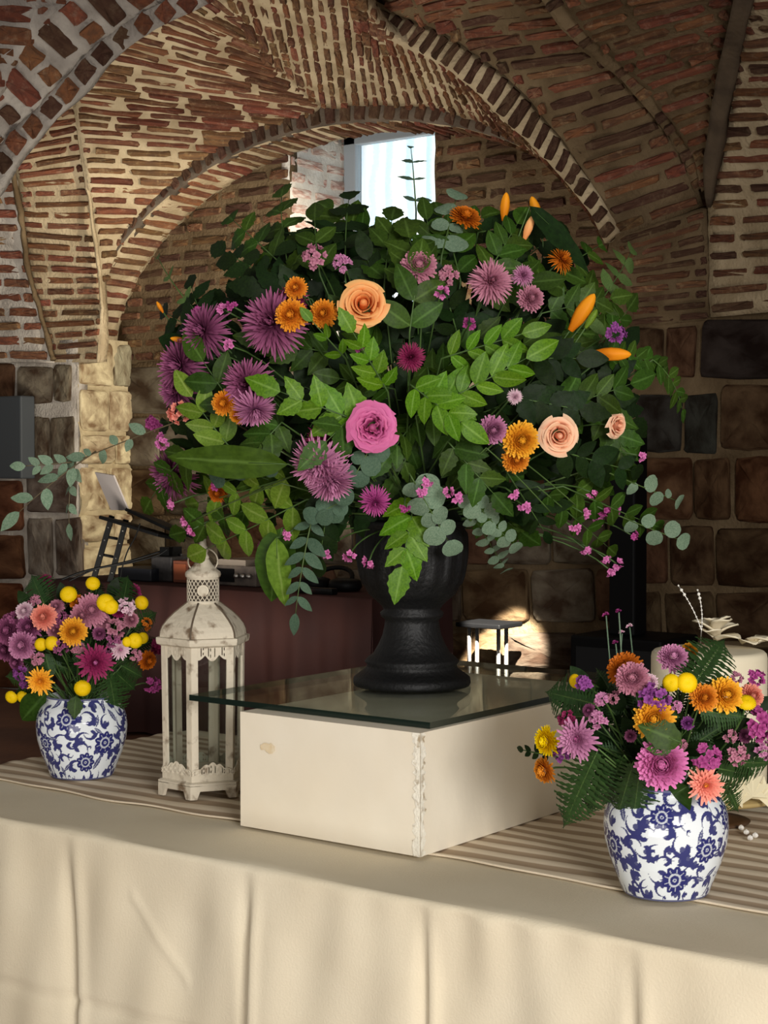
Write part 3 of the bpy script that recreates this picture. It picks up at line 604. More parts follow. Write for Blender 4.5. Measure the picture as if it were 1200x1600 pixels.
# ================================================================== BLUE AND WHITE JARS
def paint_jar():
    """underglaze flowers and scrolls painted on a theta-z map (theta in jar widths)"""
    NT, NZ = 420, 190; H = .172; RAD = .096; Wd = 2 * PI * RAD
    x = np.linspace(0, Wd, NT, endpoint=False)[None, :] + np.zeros((NZ, 1)); z = np.linspace(0, H, NZ)[:, None] + np.zeros((1, NT))
    B = np.zeros((NZ, NT)); R = np.random.RandomState(11)
    def dx(cx): return (x - cx + Wd / 2) % Wd - Wd / 2
    occ = []
    def flower(cx, cz, r):
        X, Zd = dx(cx), z - cz; rr = np.hypot(X, Zd); th = np.arctan2(Zd, X)
        edge = r * (.78 + .22 * np.abs(np.cos(th * 4.5))); m = rr < edge
        inner = (np.abs(rr - r * .42) < r * .07) | (rr < r * .14) & (rr > r * .07) | ((np.abs(np.sin(th * 4.5)) < .16) & (rr > r * .48) & (rr < r * .8))
        B[m] = .97; B[m & inner] = .30
    def comma(cx, cz, r, a, flip):
        X, Zd = dx(cx), z - cz; c, s = np.cos(a), np.sin(a); X, Zd = (X * c + Zd * s) * flip, -X * s + Zd * c
        rr = np.hypot(X, Zd); head = (np.hypot(X - r * .3, Zd) < r * .55) & (np.hypot(X + r * .25, Zd - r * .25) > r * .42)
        t = np.arctan2(Zd, X); tail = (np.abs(rr - r * (.85 + .12 * t)) < r * .34 * np.clip(1 - t / 2.9, 0, 1)) & (t > -.4) & (t < 2.9)
        B[head | tail] = .95
        hole = np.hypot(X - r * .2, Zd - r * .25) < r * .26; B[hole] = .05 if R.rand() < .45 else .9
    def leafm(cx, cz, L, a):
        X, Zd = dx(cx), z - cz; c, s = np.cos(a), np.sin(a); X, Zd = X * c + Zd * s, -X * s + Zd * c
        t = (X / L); w_ = L * .34 * np.clip(1 - t * t, 0, 1) * (.8 + .2 * np.abs(np.sin(X / L * 9)))
        B[(np.abs(Zd) < w_) & (np.abs(t) < 1)] = .9
        B[(np.abs(Zd) < L * .03) & (np.abs(t) < .7)] = .25
    # medallions
    rows = [(.132, .025, 4, 0), (.085, .026, 4, .5), (.036, .024, 4, .2)]
    cen = []
    for cz, r, n, o in rows:
        for k in range(n): cen.append(((k + o + R.uniform(-.1, .1)) * Wd / n, cz + R.uniform(-.006, .006), r * R.uniform(.75, 1.0)))
    for k in range(1500):
        cx, cz = R.uniform(0, Wd), R.uniform(.006, .166); r = R.uniform(.010, .0165)
        def far(c): return math.hypot((cx - c[0] + Wd / 2) % Wd - Wd / 2, cz - c[1]) > (c[2] + r) * .70
        if all(far(c) for c in cen) and all(far(c) for c in occ):
            occ.append((cx, cz, r))
            if R.rand() < .80: comma(cx, cz, r * 1.05, R.uniform(0, 6.28), 1 if R.rand() < .5 else -1)
            else: leafm(cx, cz, r * 1.15, R.uniform(0, 6.28))
    for k in range(1200):      # small dots and tendrils between
        cx, cz = R.uniform(0, Wd), R.uniform(.004, .168); r = R.uniform(.003, .006)
        def far(c): return math.hypot((cx - c[0] + Wd / 2) % Wd - Wd / 2, cz - c[1]) > (c[2] + r) * 1.0
        if all(far(c) for c in cen) and all(far(c) for c in occ):
            occ.append((cx, cz, r)); comma(cx, cz, r * 1.3, R.uniform(0, 6.28), 1)
    for c in cen: flower(*c)
    B[(z > .1685) | (z < .003)] = .85
    return NT, NZ, B
NT, NZ, PB = paint_jar()
white, blue = np.array(lin((222, 227, 230))), np.array(lin((6, 11, 96)))
m_jar = mat('porcelain_blue_white', (255, 255, 255), rough=.08, attr='paint', spec=.3, coat=0)
jp = [(0, .066), (.004, .068), (.02, .074), (.05, .086), (.08, .0945), (.105, .097), (.125, .0955), (.14, .091), (.152, .083), (.158, .076), (.163, .074), (.172, .075)]
zz = np.linspace(0, .172, NZ); rr = np.interp(zz, [p[0] for p in jp], [p[1] for p in jp])
for _ in range(4): rr[1:-1] = (rr[:-2] + 2 * rr[1:-1] + rr[2:]) / 4
th = np.linspace(0, 2 * PI, NT, endpoint=False)
JV = np.stack([rr[:, None] * np.cos(th), rr[:, None] * np.sin(th), zz[:, None] + 0 * th], -1).reshape(-1, 3)
JF = [(i * NT + k, i * NT + (k + 1) % NT, (i + 1) * NT + (k + 1) % NT, (i + 1) * NT + k) for i in range(NZ - 1) for k in range(NT)]
JC = (white[None] * (1 - PB.reshape(-1, 1)) + blue[None] * PB.reshape(-1, 1))
base = len(JV); extra = [(.069 * math.cos(a), .069 * math.sin(a), .172) for a in th] + [(.07 * math.cos(a), .07 * math.sin(a), .12) for a in th] + [(0, 0, .12), (0, 0, .001)]
JV = np.vstack([JV, np.array(extra)]); JC = np.vstack([JC, np.tile(white, (len(extra), 1))]); t0 = (NZ - 1) * NT
JF += [(t0 + k, t0 + (k + 1) % NT, base + (k + 1) % NT, base + k) for k in range(NT)] + [(base + k, base + (k + 1) % NT, base + NT + (k + 1) % NT, base + NT + k) for k in range(NT)] + [(base + NT + k, base + NT + (k + 1) % NT, base + 2 * NT) for k in range(NT)] + [((k + 1) % NT, k, base + 2 * NT + 1) for k in range(NT)]
jar_me = mesh('jar_body', JV, JF, colr=JC)
JR = Vector((-1.2, 2.335, SZ + .001)); JL = Vector((-2.652, 2.455, SZ + .001))
for P, rz, lb in ((JR, .3, 'blue and white porcelain jar standing beside the plinth box, near the cake'), (JL, 2.2, 'blue and white porcelain jar standing beyond the lantern at the table end')):
    o = link('porcelain_jar', jar_me, m_jar, None, Matrix.Translation(P) @ Matrix.Rotation(rz, 4, 'Z')); tag(o, lb, 'jar', 'blue and white flower jars')

# ================================================================== LANTERN
m_lan = mat('lantern_chipped_white', (204, 193, 172), (120, 100, 78), rough=.7, scale=34, detail=8, contrast=(.56, .70), bump=.25, bscale=70)
LP = Vector((-2.318, 2.478, SZ + .001)); lphi = math.atan2(F0.y, F0.x) - math.radians(90)   # camera aligned angle zero = image right
lan = empty('candle_lantern', LP, 'chipped white six-sided metal and glass lantern left of the plinth box', 'lantern')
K2 = 3.38 / FPX; A0 = math.radians(-100)
def hexp(r, z, off=0): return [Vector((r * math.cos(A0 + lphi + PI / 3 * k + off), r * math.sin(A0 + lphi + PI / 3 * k + off), z)) for k in range(6)]
def hexring(q, secs):
    V = []; 
    for r, z in secs: V += hexp(r, z)
    n = len(secs); q.add(V, [(i * 6 + k, i * 6 + (k + 1) % 6, (i + 1) * 6 + (k + 1) % 6, (i + 1) * 6 + k) for i in range(n - 1) for k in range(6)] + [tuple(range(6))[::-1], tuple((n - 1) * 6 + k for k in range(6))])
def ZL(y): return (1254 - y) * K2
RB = .087
q = MB()      # base: six bracket feet with arches, then a stepped plate
for k in range(6):
    a, b_ = hexp(RB * 1.08, 0)[k], hexp(RB * 1.08, 0)[(k + 1) % 6]; V = []; n = 14
    for i in range(n + 1):
        t = i / n; lo = 0 if (t < .16 or t > .84) else min(.016, .030 * min(t - .16, .84 - t) / .12 + .004)
        p = a.lerp(b_, t); V += [p + Vector((0, 0, lo)), p + Vector((0, 0, .028))]
        ins = p * .93; V += [ins + Vector((0, 0, lo)), ins + Vector((0, 0, .028))]
    F_ = []
    for i in range(n): c = 4 * i; F_ += [(c, c + 4, c + 5, c + 1), (c + 2, c + 3, c + 7, c + 6), (c, c + 2, c + 6, c + 4), (c + 1, c + 5, c + 7, c + 3)]
    q.add(V, F_)
hexring(q, [(RB * 1.08, .026), (RB * 1.08, .031), (RB * .98, .034), (RB * .98, .046), (RB * .95, .047)])
q.link('base', m_lan, lan, smooth=False)
z0_, z1_ = .046, ZL(1018)
for k in range(6):
    a = hexp(RB * .95, z0_)[k]; b_ = hexp(RB * .99, z1_)[k]; q = MB(); d = a.normalized(); d.z = 0; tn = Vector((-d.y, d.x, 0))
    for s in (-1, 1):
        e = (Matrix.Rotation(s * math.radians(60), 3, 'Z') @ -d)     # along each adjacent side
        e = (hexp(RB, 0)[(k + s) % 6] - hexp(RB, 0)[k]).normalized(); nrm = Vector((e.y, -e.x, 0)); nrm = nrm if nrm.dot(d) > 0 else -nrm
        V = []
        for base_, zz_ in ((a, z0_), (b_, z1_)): V += [base_ + nrm * .001, base_ + e * .0135 + nrm * .001, base_ + e * .0135 - nrm * .004, base_ - nrm * .004]
        q.add(V, [(0, 1, 5, 4), (1, 2, 6, 5), (2, 3, 7, 6), (3, 0, 4, 7), (0, 3, 2, 1), (4, 5, 6, 7)])
    q.link('post', m_lan, lan, smooth=False)
m_lg = m_g
for k in range(6):
    a, b_ = hexp(RB * .92, z0_)[k], hexp(RB * .92, z0_)[(k + 1) % 6]; c, d = hexp(RB * .96, z1_)[k], hexp(RB * .96, z1_)[(k + 1) % 6]
    nn = -(a + b_).normalized() * .002; nn.z = 0
    link('pane', mesh('pane', [a, b_, d, c, a + nn, b_ + nn, d + nn, c + nn], [(0, 1, 2, 3), (7, 6, 5, 4), (0, 4, 5, 1), (1, 5, 6, 2), (2, 6, 7, 3), (3, 7, 4, 0)], False), m_lg, lan)
    # pierced scalloped valance at the top, crest at the bottom
    for top in (1, 0):
        V = []; F_ = []; n = 40; r = RB * (.985 if top else .965); zb = z1_ if top else z0_
        A, B_ = hexp(r, zb)[k], hexp(r, zb)[(k + 1) % 6]; nrm = (A + B_).normalized(); nrm.z = 0
        m_ = 5
        for i in range(n + 1):
            t = i / n; p = A.lerp(B_, t)
            if top: hgt = .020 + .010 * abs(math.sin(t * PI * 3)) * (1.25 if 1 / 3 < t < 2 / 3 else 1)
            else: hgt = .008 + .014 * (math.sin(t * PI) ** 2) + .004 * abs(math.sin(t * PI * 5))
            for j in range(m_ + 1): V.append(p + nrm * (.0015 + .001 * math.sin(t * 40) * math.sin(j * 2.)) + Vector((0, 0, (-hgt if top else hgt) * j / m_)))
        for i in range(n):
            for j in range(m_):
                u_ = (i / n * 6) % 1
                if j in (1, 2, 3) and (.30 < u_ < .44 or .62 < u_ < .74) and not (j == 2 and u_ > .5): continue
                c_ = i * (m_ + 1) + j; F_.append((c_, c_ + 1, c_ + m_ + 2, c_ + m_ + 1))
        o = link('valance' if top else 'crest', mesh('valance' if top else 'crest', V, F_, False), m_lan, lan); md = o.modifiers.new('t', 'SOLIDIFY'); md.thickness = .0018
q = MB(); hexring(q, [(RB * 1.0, ZL(1022)), (RB * 1.10, ZL(1019)), (RB * 1.12, ZL(1014)), (RB * 1.12, ZL(1009)), (RB * 1.04, ZL(1008))]); q.link('eave', m_lan, lan, smooth=False)
roof = [(RB * 1.05, ZL(1010)), (RB * 1.03, ZL(1000)), (RB * .98, ZL(992)), (RB * .86, ZL(982)), (RB * .70, ZL(972)), (RB * .52, ZL(963)), (RB * .40, ZL(957))]
for k in range(6):
    V = []
    for r, z in roof: h = hexp(r, z); a, b_ = h[k], h[(k + 1) % 6]; V += [a.lerp(b_, .012), a.lerp(b_, .5) * 1.0, a.lerp(b_, .988)]
    F_ = [(3 * i + j, 3 * i + j + 1, 3 * i + j + 4, 3 * i + j + 3) for i in range(len(roof) - 1) for j in range(2)]
    o = link('roof_panel', mesh('roof_panel', V, F_, False), m_lan, lan); md = o.modifiers.new('t', 'SOLIDIFY'); md.thickness = .002; md.offset = -1
    q = MB(); q.tube([hexp(r * .985, z)[k] for r, z in roof], .0022, 5); q.link('roof_seam', mat('lantern_seam', (92, 78, 62), rough=.8), lan)
# pierced collar: crossing diagonal strips, inner dark drum, medallion
rc, za, zb = 24.5 * K2, ZL(958), ZL(916)
q = MB()
for k in range(22):
    for s in (-1, 1):
        q.tube([Vector((rc * math.cos(2 * PI * k / 22 + s * t * 1.15), rc * math.sin(2 * PI * k / 22 + s * t * 1.15), za + (zb - za) * t)) for t in [i / 10 for i in range(11)]], .0011, 4, cap=False)
q.lathe([(rc * .97, za - .001), (rc * 1.03, za), (rc * 1.03, za + .006), (rc * .97, za + .006)], 32, close=False); q.lathe([(rc * .97, zb - .006), (rc * 1.03, zb - .006), (rc * 1.03, zb), (rc * .97, zb)], 32, close=False)
q.link('pierced_collar', m_lan, lan)
q = MB(); q.lathe([(rc * .93, za), (rc * .93, zb)], 24); q.link('inner_drum', mat('lantern_inside', (66, 56, 46), rough=.9), lan)
dm = (CAM - (LP + Vector((0, 0, .2)))); dm.z = 0; dm.normalize(); M = frame(dm, ZUP, dm * (rc + .0005) + Vector((0, 0, (za + zb) / 2)))
q = MB(); q.lathe([(0, .003), (.008, .003), (.0095, .001), (.0115, .003), (.0125, 0)], 20); o = q.link('medallion', m_lan, lan, mw=M)
q = MB(); pr = [(27 * K2, ZL(917)), (28 * K2, ZL(913)), (27 * K2, ZL(909)), (22 * K2, ZL(906)), (15 * K2, ZL(899)), (10 * K2, ZL(891)), (9 * K2, ZL(889))]
V = []; n = 36
for r, z in pr:
    for k in range(n): V.append(((r * (1 + (.06 if z > ZL(908) else 0) * (k % 2 * 2 - 1))) * math.cos(2 * PI * k / n), (r * (1 + (.06 if z > ZL(908) else 0) * (k % 2 * 2 - 1))) * math.sin(2 * PI * k / n), z))
q.add(V, [(i * n + k, i * n + (k + 1) % n, (i + 1) * n + (k + 1) % n, (i + 1) * n + k) for i in range(len(pr) - 1) for k in range(n)]); q.link('fluted_cap', m_lan, lan)
q = MB(); q.lathe([(9 * K2, ZL(890)), (10 * K2, ZL(886)), (7 * K2, ZL(881)), (9 * K2, ZL(876)), (6 * K2, ZL(868)), (5 * K2, ZL(858)), (7 * K2, ZL(853)), (4 * K2, ZL(848)), (0, ZL(846))], 16); q.link('finial', m_lan, lan)
q = MB(); M = frame(dm, ZUP, Vector((0, 0, ZL(892)))); q.tube([M @ Vector((23 * K2 * math.cos(a), 20 * K2 * math.sin(a), 0)) for a in [2 * PI * k / 28 for k in range(29)]], .0016, 6); q.link('ring_handle', m_lan, lan)

# ================================================================== CAKE
m_fond = mat('fondant_ivory', (232, 220, 192), rough=.45, spec=.35, bump=.03, bscale=30)
CK = Vector((-1.372, 2.84, 0)); zb_ = .835
st = empty('cake_stand', Vector((CK.x, CK.y, SZ)), 'low gilt-edged cake stand behind the nearer porcelain jar', 'cake stand')
q = MB(); q.lathe([(.075, .001), (.078, .004), (.06, .008), (.03, .016), (.026, .03), (.05, .044), (.05, .048), (0, .048)], 40); q.link('foot', mat('stand_foot', (80, 56, 36), rough=.4), st)
q = MB(); q.lathe([(.0, .0), (.128, .0), (.134, .003), (.135, .008), (.132, .0105), (0, .0105)], 64, c=(0, 0, .0485)); q.link('plate', mat('stand_plate', (196, 172, 116), rough=.35, metal=.3), st)
zc_ = SZ + .0485 + .0115; ck = empty('cake', Vector((CK.x, CK.y, zc_)), 'tall ivory fondant cake partly hidden by the flowers', 'cake')
HC = 1.098 - zc_
q = MB(); q.lathe([(.106, 0), (.107, .004), (.107, HC - .014), (.1055, HC - .006), (.101, HC - .0015), (.094, HC), (0, HC)], 72); q.link('fondant_drum', m_fond, ck)
# sugar flower on top
def petal_sheet(L, Wd, curl, cup, nu=6, nv=6, ruffle=0, seed=0):
    V = []; G = []; R = random.Random(seed)
    for i in range(nu + 1):
        t = i / nu; w_ = Wd * (math.sin(PI * min(1, (.06 + t * .94)) ** .75) ** .6 if t < 1 else .25)
        w_ = Wd * (t ** .5) * (1 - max(0, t - .62) ** 2 * 4.0) if t < 1 else Wd * .38
        w_ = max(w_, Wd * .12)
        for j in range(nv + 1):
            y = (j / nv * 2 - 1); a = curl * t
            x = L * (math.sin(a) / curl if abs(curl) > 1e-3 else t); z = L * ((1 - math.cos(a)) / curl if abs(curl) > 1e-3 else 0)
            z += cup * Wd * y * y + ruffle * math.sin(j * 2.1 + seed) * t * Wd * .3
            V.append((x - L * .06 * y * y * t, y * w_, z)); G.append(t)
    Fc = [(i * (nv + 1) + j, (i + 1) * (nv + 1) + j, (i + 1) * (nv + 1) + j + 1, i * (nv + 1) + j + 1) for i in range(nu) for j in range(nv)]
    return V, Fc, G
sf = empty('sugar_flower', Matrix.Translation(Pz(1118, 1008, zc_ + HC + .001)), 'white sugar flower with petals lying on top of the cake', 'cake decoration')
for k in range(9):
    V, Fc, G = petal_sheet(.045, .022, -.9, .35, seed=k); a = k * 2.4; inn = k > 5
    M = Matrix.Translation((0, 0, .008 + .003 * k)) @ Matrix.Rotation(a, 4, 'Z') @ Matrix.Rotation(math.radians(-72 if inn else -30 - 5 * k), 4, 'Y') @ Matrix.Diagonal((.8 if inn else 1.25, 1.15 if not inn else .8, 1, 1))
    o = link('petal', mesh('petal', V, Fc), m_fond, sf, M); o.modifiers.new('t', 'SOLIDIFY').thickness = .0016
for k in range(4):
    V, Fc, G = petal_sheet(.05, .024, -.8, .3, seed=k + 20); M = Matrix.Translation((.045 + .012 * k, .02 - .002 * k, .004 + .004 * (k % 2))) @ Matrix.Rotation(-.6 + k * .7, 4, 'Z') @ Matrix.Rotation(math.radians(-28), 4, 'Y')
    o = link('petal', mesh('petal', V, Fc), m_fond, sf, M); o.modifiers.new('t', 'SOLIDIFY').thickness = .0016
# beaded silver twig
m_silver = mat('silver_wire', (196, 192, 186), rough=.3, metal=.9); m_pearl = mat('pearl', (240, 236, 226), rough=.2)
tb = Pz(1094, 1011, zc_ + HC + .001); tw = empty('beaded_twig', tb, 'silver beaded twig standing on the cake beside the sugar flower', 'cake decoration')
def sphere(q, c, r, n=8, m=0):
    q.lathe([(r * math.sin(PI * i / n), -r * math.cos(PI * i / n)) for i in range(n + 1)], n + 2, c, m)
for (x0, y0), (x1, y1) in (((1096, 985), (1060, 915)), ((1096, 985), (1090, 922))):
    Yd = depth(tb); a = PY(x0, y0, Yd) - tb; b_ = PY(x1, y1, Yd) - tb; c = (a + b_) / 2 + RIGHT * .008
    pts = [Vector((0, 0, 0))] + bez(a, c, b_, 10); q = MB(); q.tube(pts, .0011, 5); s_ = q.link('stem', m_silver, tw)
    q = MB()
    for i, p in enumerate(pts[2:]): sphere(q, p, .0032 if i in (7, 8) else .0019, 6)
    q.link('beads', m_pearl, tw)['kind'] = 'stuff'
# white leaf cut-outs at the foot of the cake
m_leafw = mat('sugar_leaf', (228, 216, 180), rough=.6)
for i, (px, py, rot, sz) in enumerate(((1172, 1232, .3, .034), (1150, 1240, 1.2, .028), (1192, 1238, -.4, .03))):
    P = PY(px, py, 2.985); V = []; n = 7
    for k in range(2 * n + 1):
        a = -PI * .75 + 1.5 * PI * k / (2 * n); r_ = sz * (1 if k % 2 == 0 else .55); V.append((r_ * math.cos(a), r_ * math.sin(a), 0))
    V.append((-sz * .5, 0, .004)); Fc = [(k, k + 1, 2 * n + 1) for k in range(2 * n)]
    o = link('sugar_leaf', mesh('sugar_leaf', V, Fc, False), m_leafw, None, frame(CAM - P + ZUP * .8, ZUP, P) @ Matrix.Rotation(rot + PI / 2, 4, 'Z'))
    o.modifiers.new('t', 'SOLIDIFY').thickness = .002
    tag(o, ['large jagged ivory sugar leaf leaning at the cake foot, middle of three', 'small jagged ivory sugar leaf nearest the jar at the cake foot', 'jagged ivory sugar leaf at the cake foot, farthest from the jar'][i], 'cake decoration', 'ivory leaves at the cake foot')
# crystal beads on the runner
for i, (px, py) in enumerate(((1158, 1293), (1166, 1300), (1172, 1309), (1180, 1305))):
    P = Pz(px, py, SZ + .0065); q = MB(); q.lathe([(0, -.0055), (.0045, -.003), (.006, 0), (.0045, .003), (0, .0055)], 6)
    tag(q.link('crystal_bead', mat('crystal', (236, 232, 224), rough=.05, spec=.9), None, False, Matrix.Translation(P)), 'small clear crystal bead on the runner, ' + ['nearest the nearer jar', 'second from the nearer jar', 'lowest of the four', 'farthest from the nearer jar'][i], 'bead', 'loose crystal beads')

# ================================================================== BACKGROUND THINGS
m_mar = mat('cloth_maroon', (58, 32, 28), (48, 27, 25), rough=.8, scale=3, spec=.2); m_blk = mat('black_plastic', (8, 8, 9), rough=.55, spec=.15); m_dk = mat('dark_grey_plastic', (46, 47, 50), rough=.6)
DV0, DV1, DZ = 6.2, 6.86, .80
DU0, DU1 = -6.95, -4.72
V = []; nu = 160
rowsd = [(DV1, DZ, 0), (DV0, DZ, 0), (DV0, .6, .6), (DV0, .3, .85), (DV0, .02, 1)]
path = [(u, 0) for u in np.linspace(DU0, DU1, nu)]
for v, z, k in rowsd:
    for u, _ in path: V.append((float(u), v + k * (.03 * math.sin(u * 16) + .018 * math.sin(u * 37 + 1)), z))
Fc = [(j * nu + i, (j + 1) * nu + i, (j + 1) * nu + i + 1, j * nu + i + 1) for j in range(4) for i in range(nu - 1)]
for uu in (DU0, DU1):
    n0 = len(V)
    for z in (DZ, .02):
        for v in np.linspace(DV0, DV1, 20): V.append((uu + (.025 * math.sin(v * 25) if z < .5 else 0), float(v), z))
    Fc += [(n0 + i, n0 + i + 1, n0 + 21 + i, n0 + 20 + i) for i in range(19)]
n0 = len(V); V += [(DU0, DV1, .02), (DU1, DV1, .02), (DU1, DV1, DZ), (DU0, DV1, DZ)]; Fc.append((n0, n0 + 1, n0 + 2, n0 + 3))
tag(link('maroon_tablecloth', mesh('maroon_tablecloth', V, Fc), m_mar), 'dark maroon cloth draped to the floor over the equipment table', 'tablecloth')
def onT(px, v): # point on the equipment table top
    r = ray(px, 905); k = v / r.y; return Vector((CAM.x + r.x * k, v, DZ + .002))
# laptop stand like a tilted ladder
Vs = 6.5; YS = 8.9
st = empty('laptop_stand', onT(150, 6.45), 'black ladder-like laptop stand on the maroon table against the sunlit pier', 'stand'); o0 = st.matrix_basis.translation
def SP(px, py, d=0): return PY(px, py, YS + d) - o0
for i, (a, b_) in enumerate((((175, 806), (146, 906)), ((197, 812), (172, 910)))):
    q = MB(); a, b_ = SP(*a), SP(*b_); b_.z = max(b_.z, 0); ax = (b_ - a); M = xframe(ax, -FWD, a); q.box((0, -.014, -.012), (ax.length, .014, .012), 0, M); rail_ = q.link('rail', m_blk, st, smooth=False)
    q = MB()
    for t in (.18, .38, .62, .85): 
        p = a + ax * t - FWD * .013; q.lathe([(0, 0), (.004, 0), (.004, .002), (0, .003)], 8, (0, 0, 0)); n_ = len(q.v) - 32; q.v[n_:] = [tuple(frame(-FWD, ZUP, p) @ Vector(v)) for v in q.v[n_:]]
    q.link('rivet', m_silver, rail_)['kind'] = 'stuff'
for (a, b_) in (((163, 838), (184, 842)), ((157, 866), (177, 870))):
    q = MB(); q.tube([SP(*a), SP(*b_)], .008, 6); q.link('rung', m_blk, st)
q = MB(); a, b_ = SP(176, 806), SP(268, 834, -.25); ax = b_ - a; q.box((0, -.10, -.03), (ax.length, .12, -.012), 0, xframe(ax, ax.cross(FWD) if ax.cross(FWD).z > 0 else -ax.cross(FWD), a)); bevel(q.link('support_arm', m_blk, st, smooth=False), .004)
# laptop: lid seen from behind, keyboard deck on the arms
lp = empty('laptop', SP(186, 802) + o0, 'open laptop with grey lid resting on the black stand', 'laptop'); o1 = lp.matrix_basis.translation
c4 = [(148, 738), (178, 744), (200, 798), (180, 800)]
q = MB(); P4 = [PY(148, 738, YS + .24) - o1, PY(177, 743, YS - .02) - o1, PY(200, 797, YS - .05) - o1, PY(173, 797, YS + .22) - o1]; nn = (P4[1] - P4[0]).cross(P4[3] - P4[0]).normalized() * .008
q.add(P4 + [p + nn for p in P4], [(0, 1, 2, 3), (7, 6, 5, 4), (0, 4, 5, 1), (1, 5, 6, 2), (2, 6, 7, 3), (3, 7, 4, 0)]); q.link('lid', mat('laptop_lid', (150, 142, 140), rough=.4), lp, smooth=False)
q = MB(); a, b_ = P4[2], PY(262, 826, YS - .28) - o1; ax = b_ - a; q.box((0, -.02, -.008), (ax.length, .26, .008), 0, xframe(ax, ax.cross(FWD) if ax.cross(FWD).z > 0 else -ax.cross(FWD), a)); q.link('keyboard_deck', m_blk, lp, smooth=False)
# cables
def cable(name, pts, r, label, Y=8.6, m=None):
    q = MB(); P = [PY(x, y, Y - .0 * i) for i, (x, y) in enumerate(pts)]; P = [crom(P, i / 30) for i in range(31)]; q.tube(P, r, 5); tag(q.link(name, m or m_blk), label, 'cable')
cable('cable', [(219, 818), (212, 838), (200, 860), (192, 884), (188, 905)], .004, 'thin black cable hanging from the laptop down to the table')
cable('cable', [(96, 906), (130, 893), (170, 884), (205, 876), (250, 862)], .006, 'thick black cable sloping up to the mixer past the ladder stand')
cable('cable', [(108, 908), (150, 889), (200, 880), (245, 868), (262, 858)], .005, 'thinner black cable just below the thick sloping one')
q = MB(); P = [PY(x, y, 8.35) for x, y in ((520, 915), (548, 918), (562, 945), (556, 985), (538, 1010), (528, 985), (540, 960))]; P = [crom(P, i / 40) for i in range(41)]; q.tube(P, .005, 5)
tag(q.link('cable', m_blk), 'black cable looping down the front of the maroon cloth', 'cable')
def gear(name, px0, py0, px1, py1, v, dep, m, label, cat, extra=None):
    a = onT(px0, v); b_ = onT(px1, v); h = (py1 - py0) / FPX * depth((a + b_) / 2)
    e = empty(name, a, label, cat); wd = abs(b_.x - a.x) * 1.0; q = MB(); q.box((0, 0, .001), (wd, dep, h)); bd = bevel(q.link('body', m, e, smooth=False), .006)
    if extra: extra(bd, wd, dep, h)
    return e
def ex_mixer(e, wd, dep, h):
    for k in range(5):
        q = MB(); q.lathe([(.009, 0), (.008, .012), (0, .013)], 10, (wd * (.15 + .17 * k), dep * .4, h)); q.link('knob', m_silver if k % 2 else m_dk, e)
    q = MB(); q.box((wd * .3, .02, h), (wd * .75, .12, h + .05)); q.link('display', m_blk, e, smooth=False)
gear('mixer', 236, 866, 268, 905, 6.42, .25, mat('mixer_grey', (58, 54, 54), (36, 34, 36), rough=.6, scale=40), 'dark grey audio mixer on the maroon table next to the orange box', 'mixer', ex_mixer)
def ex_box(e, wd, dep, h):
    q = MB(); q.box((wd * .12, -.004, h * .15), (wd * .88, 0, h * .85)); q.link('front_label', mat('orange_label', (150, 78, 46), rough=.6), e, smooth=False)
gear('carton', 270, 872, 294, 907, 6.4, .14, mat('carton_brown', (112, 58, 38), rough=.7), 'small orange-brown box standing beside the grey mixer', 'box', ex_box)
def ex_amp(e, wd, dep, h):
    q = MB(); q.box((wd * .1, -.006, h * .18), (wd * .55, 0, h * .82)); q.link('front_panel', m_blk, e, smooth=False)
    for k in range(3):
        q = MB(); q.lathe([(.014, 0), (.012, .018), (0, .019)], 12); q.link('knob', m_silver, e, mw=Matrix.Translation((wd * (.62 + .13 * k), -.001, h * .5)) @ Matrix.Rotation(PI / 2, 4, 'X'))
    q = MB(); q.box((wd * .2, -.006, h), (wd * .8, dep * .8, h + .03)); q.link('lid', mat('amp_lid', (128, 116, 104), rough=.6), e, smooth=False)
gear('amplifier', 326, 880, 400, 912, 6.42, .28, mat('amp_case', (110, 98, 88), (70, 62, 58), rough=.6, scale=14), 'beige and black amplifier on the maroon table behind the lantern top', 'amplifier', ex_amp)
gear('black_case', 184, 890, 236, 910, 6.36, .2, mat('case_navy', (22, 24, 34), rough=.6), 'flat navy black case lying on the table below the laptop stand', 'case')
def ex_hp(e, wd, dep, h): pass
P = onT(515, 6.5); hp = empty('headphones', P, 'black headphones lying on the maroon table beside the urn', 'headphones')
for s in (-1, 1):
    q = MB(); q.lathe([(0, .0), (.07, 0), (.085, .02), (.08, .05), (.05, .06), (0, .062)], 20); q.link('ear_cup', m_blk, hp, mw=Matrix.Translation((s * .10, 0, .002)))
q = MB(); q.tube([Vector((.12 * math.cos(a), .02 + .1 * math.sin(a) * .6, .05 + .06 * math.sin(a))) for a in [PI * k / 14 for k in range(15)]], .012, 8); q.link('headband', m_blk, hp)
# power strip with red light
P = onT(478, 6.26); ps_ = empty('power_strip', P, 'black power strip with a glowing red light on the maroon table', 'power strip')
q = MB(); q.box((-.06, 0, 0), (.16, .05, .03)); bevel(q.link('body', m_blk, ps_, smooth=False), .005)
me_ = bpy.data.materials.new('red_led'); me_.use_nodes = True; b = me_.node_tree.nodes['Principled BSDF']; b.inputs['Emission Color'].default_value = (1, .25, .2, 1); b.inputs['Emission Strength'].default_value = 6
q = MB(); sphere(q, (0.02, -.002, .016), .007, 8); q.link('indicator_light', me_, ps_)
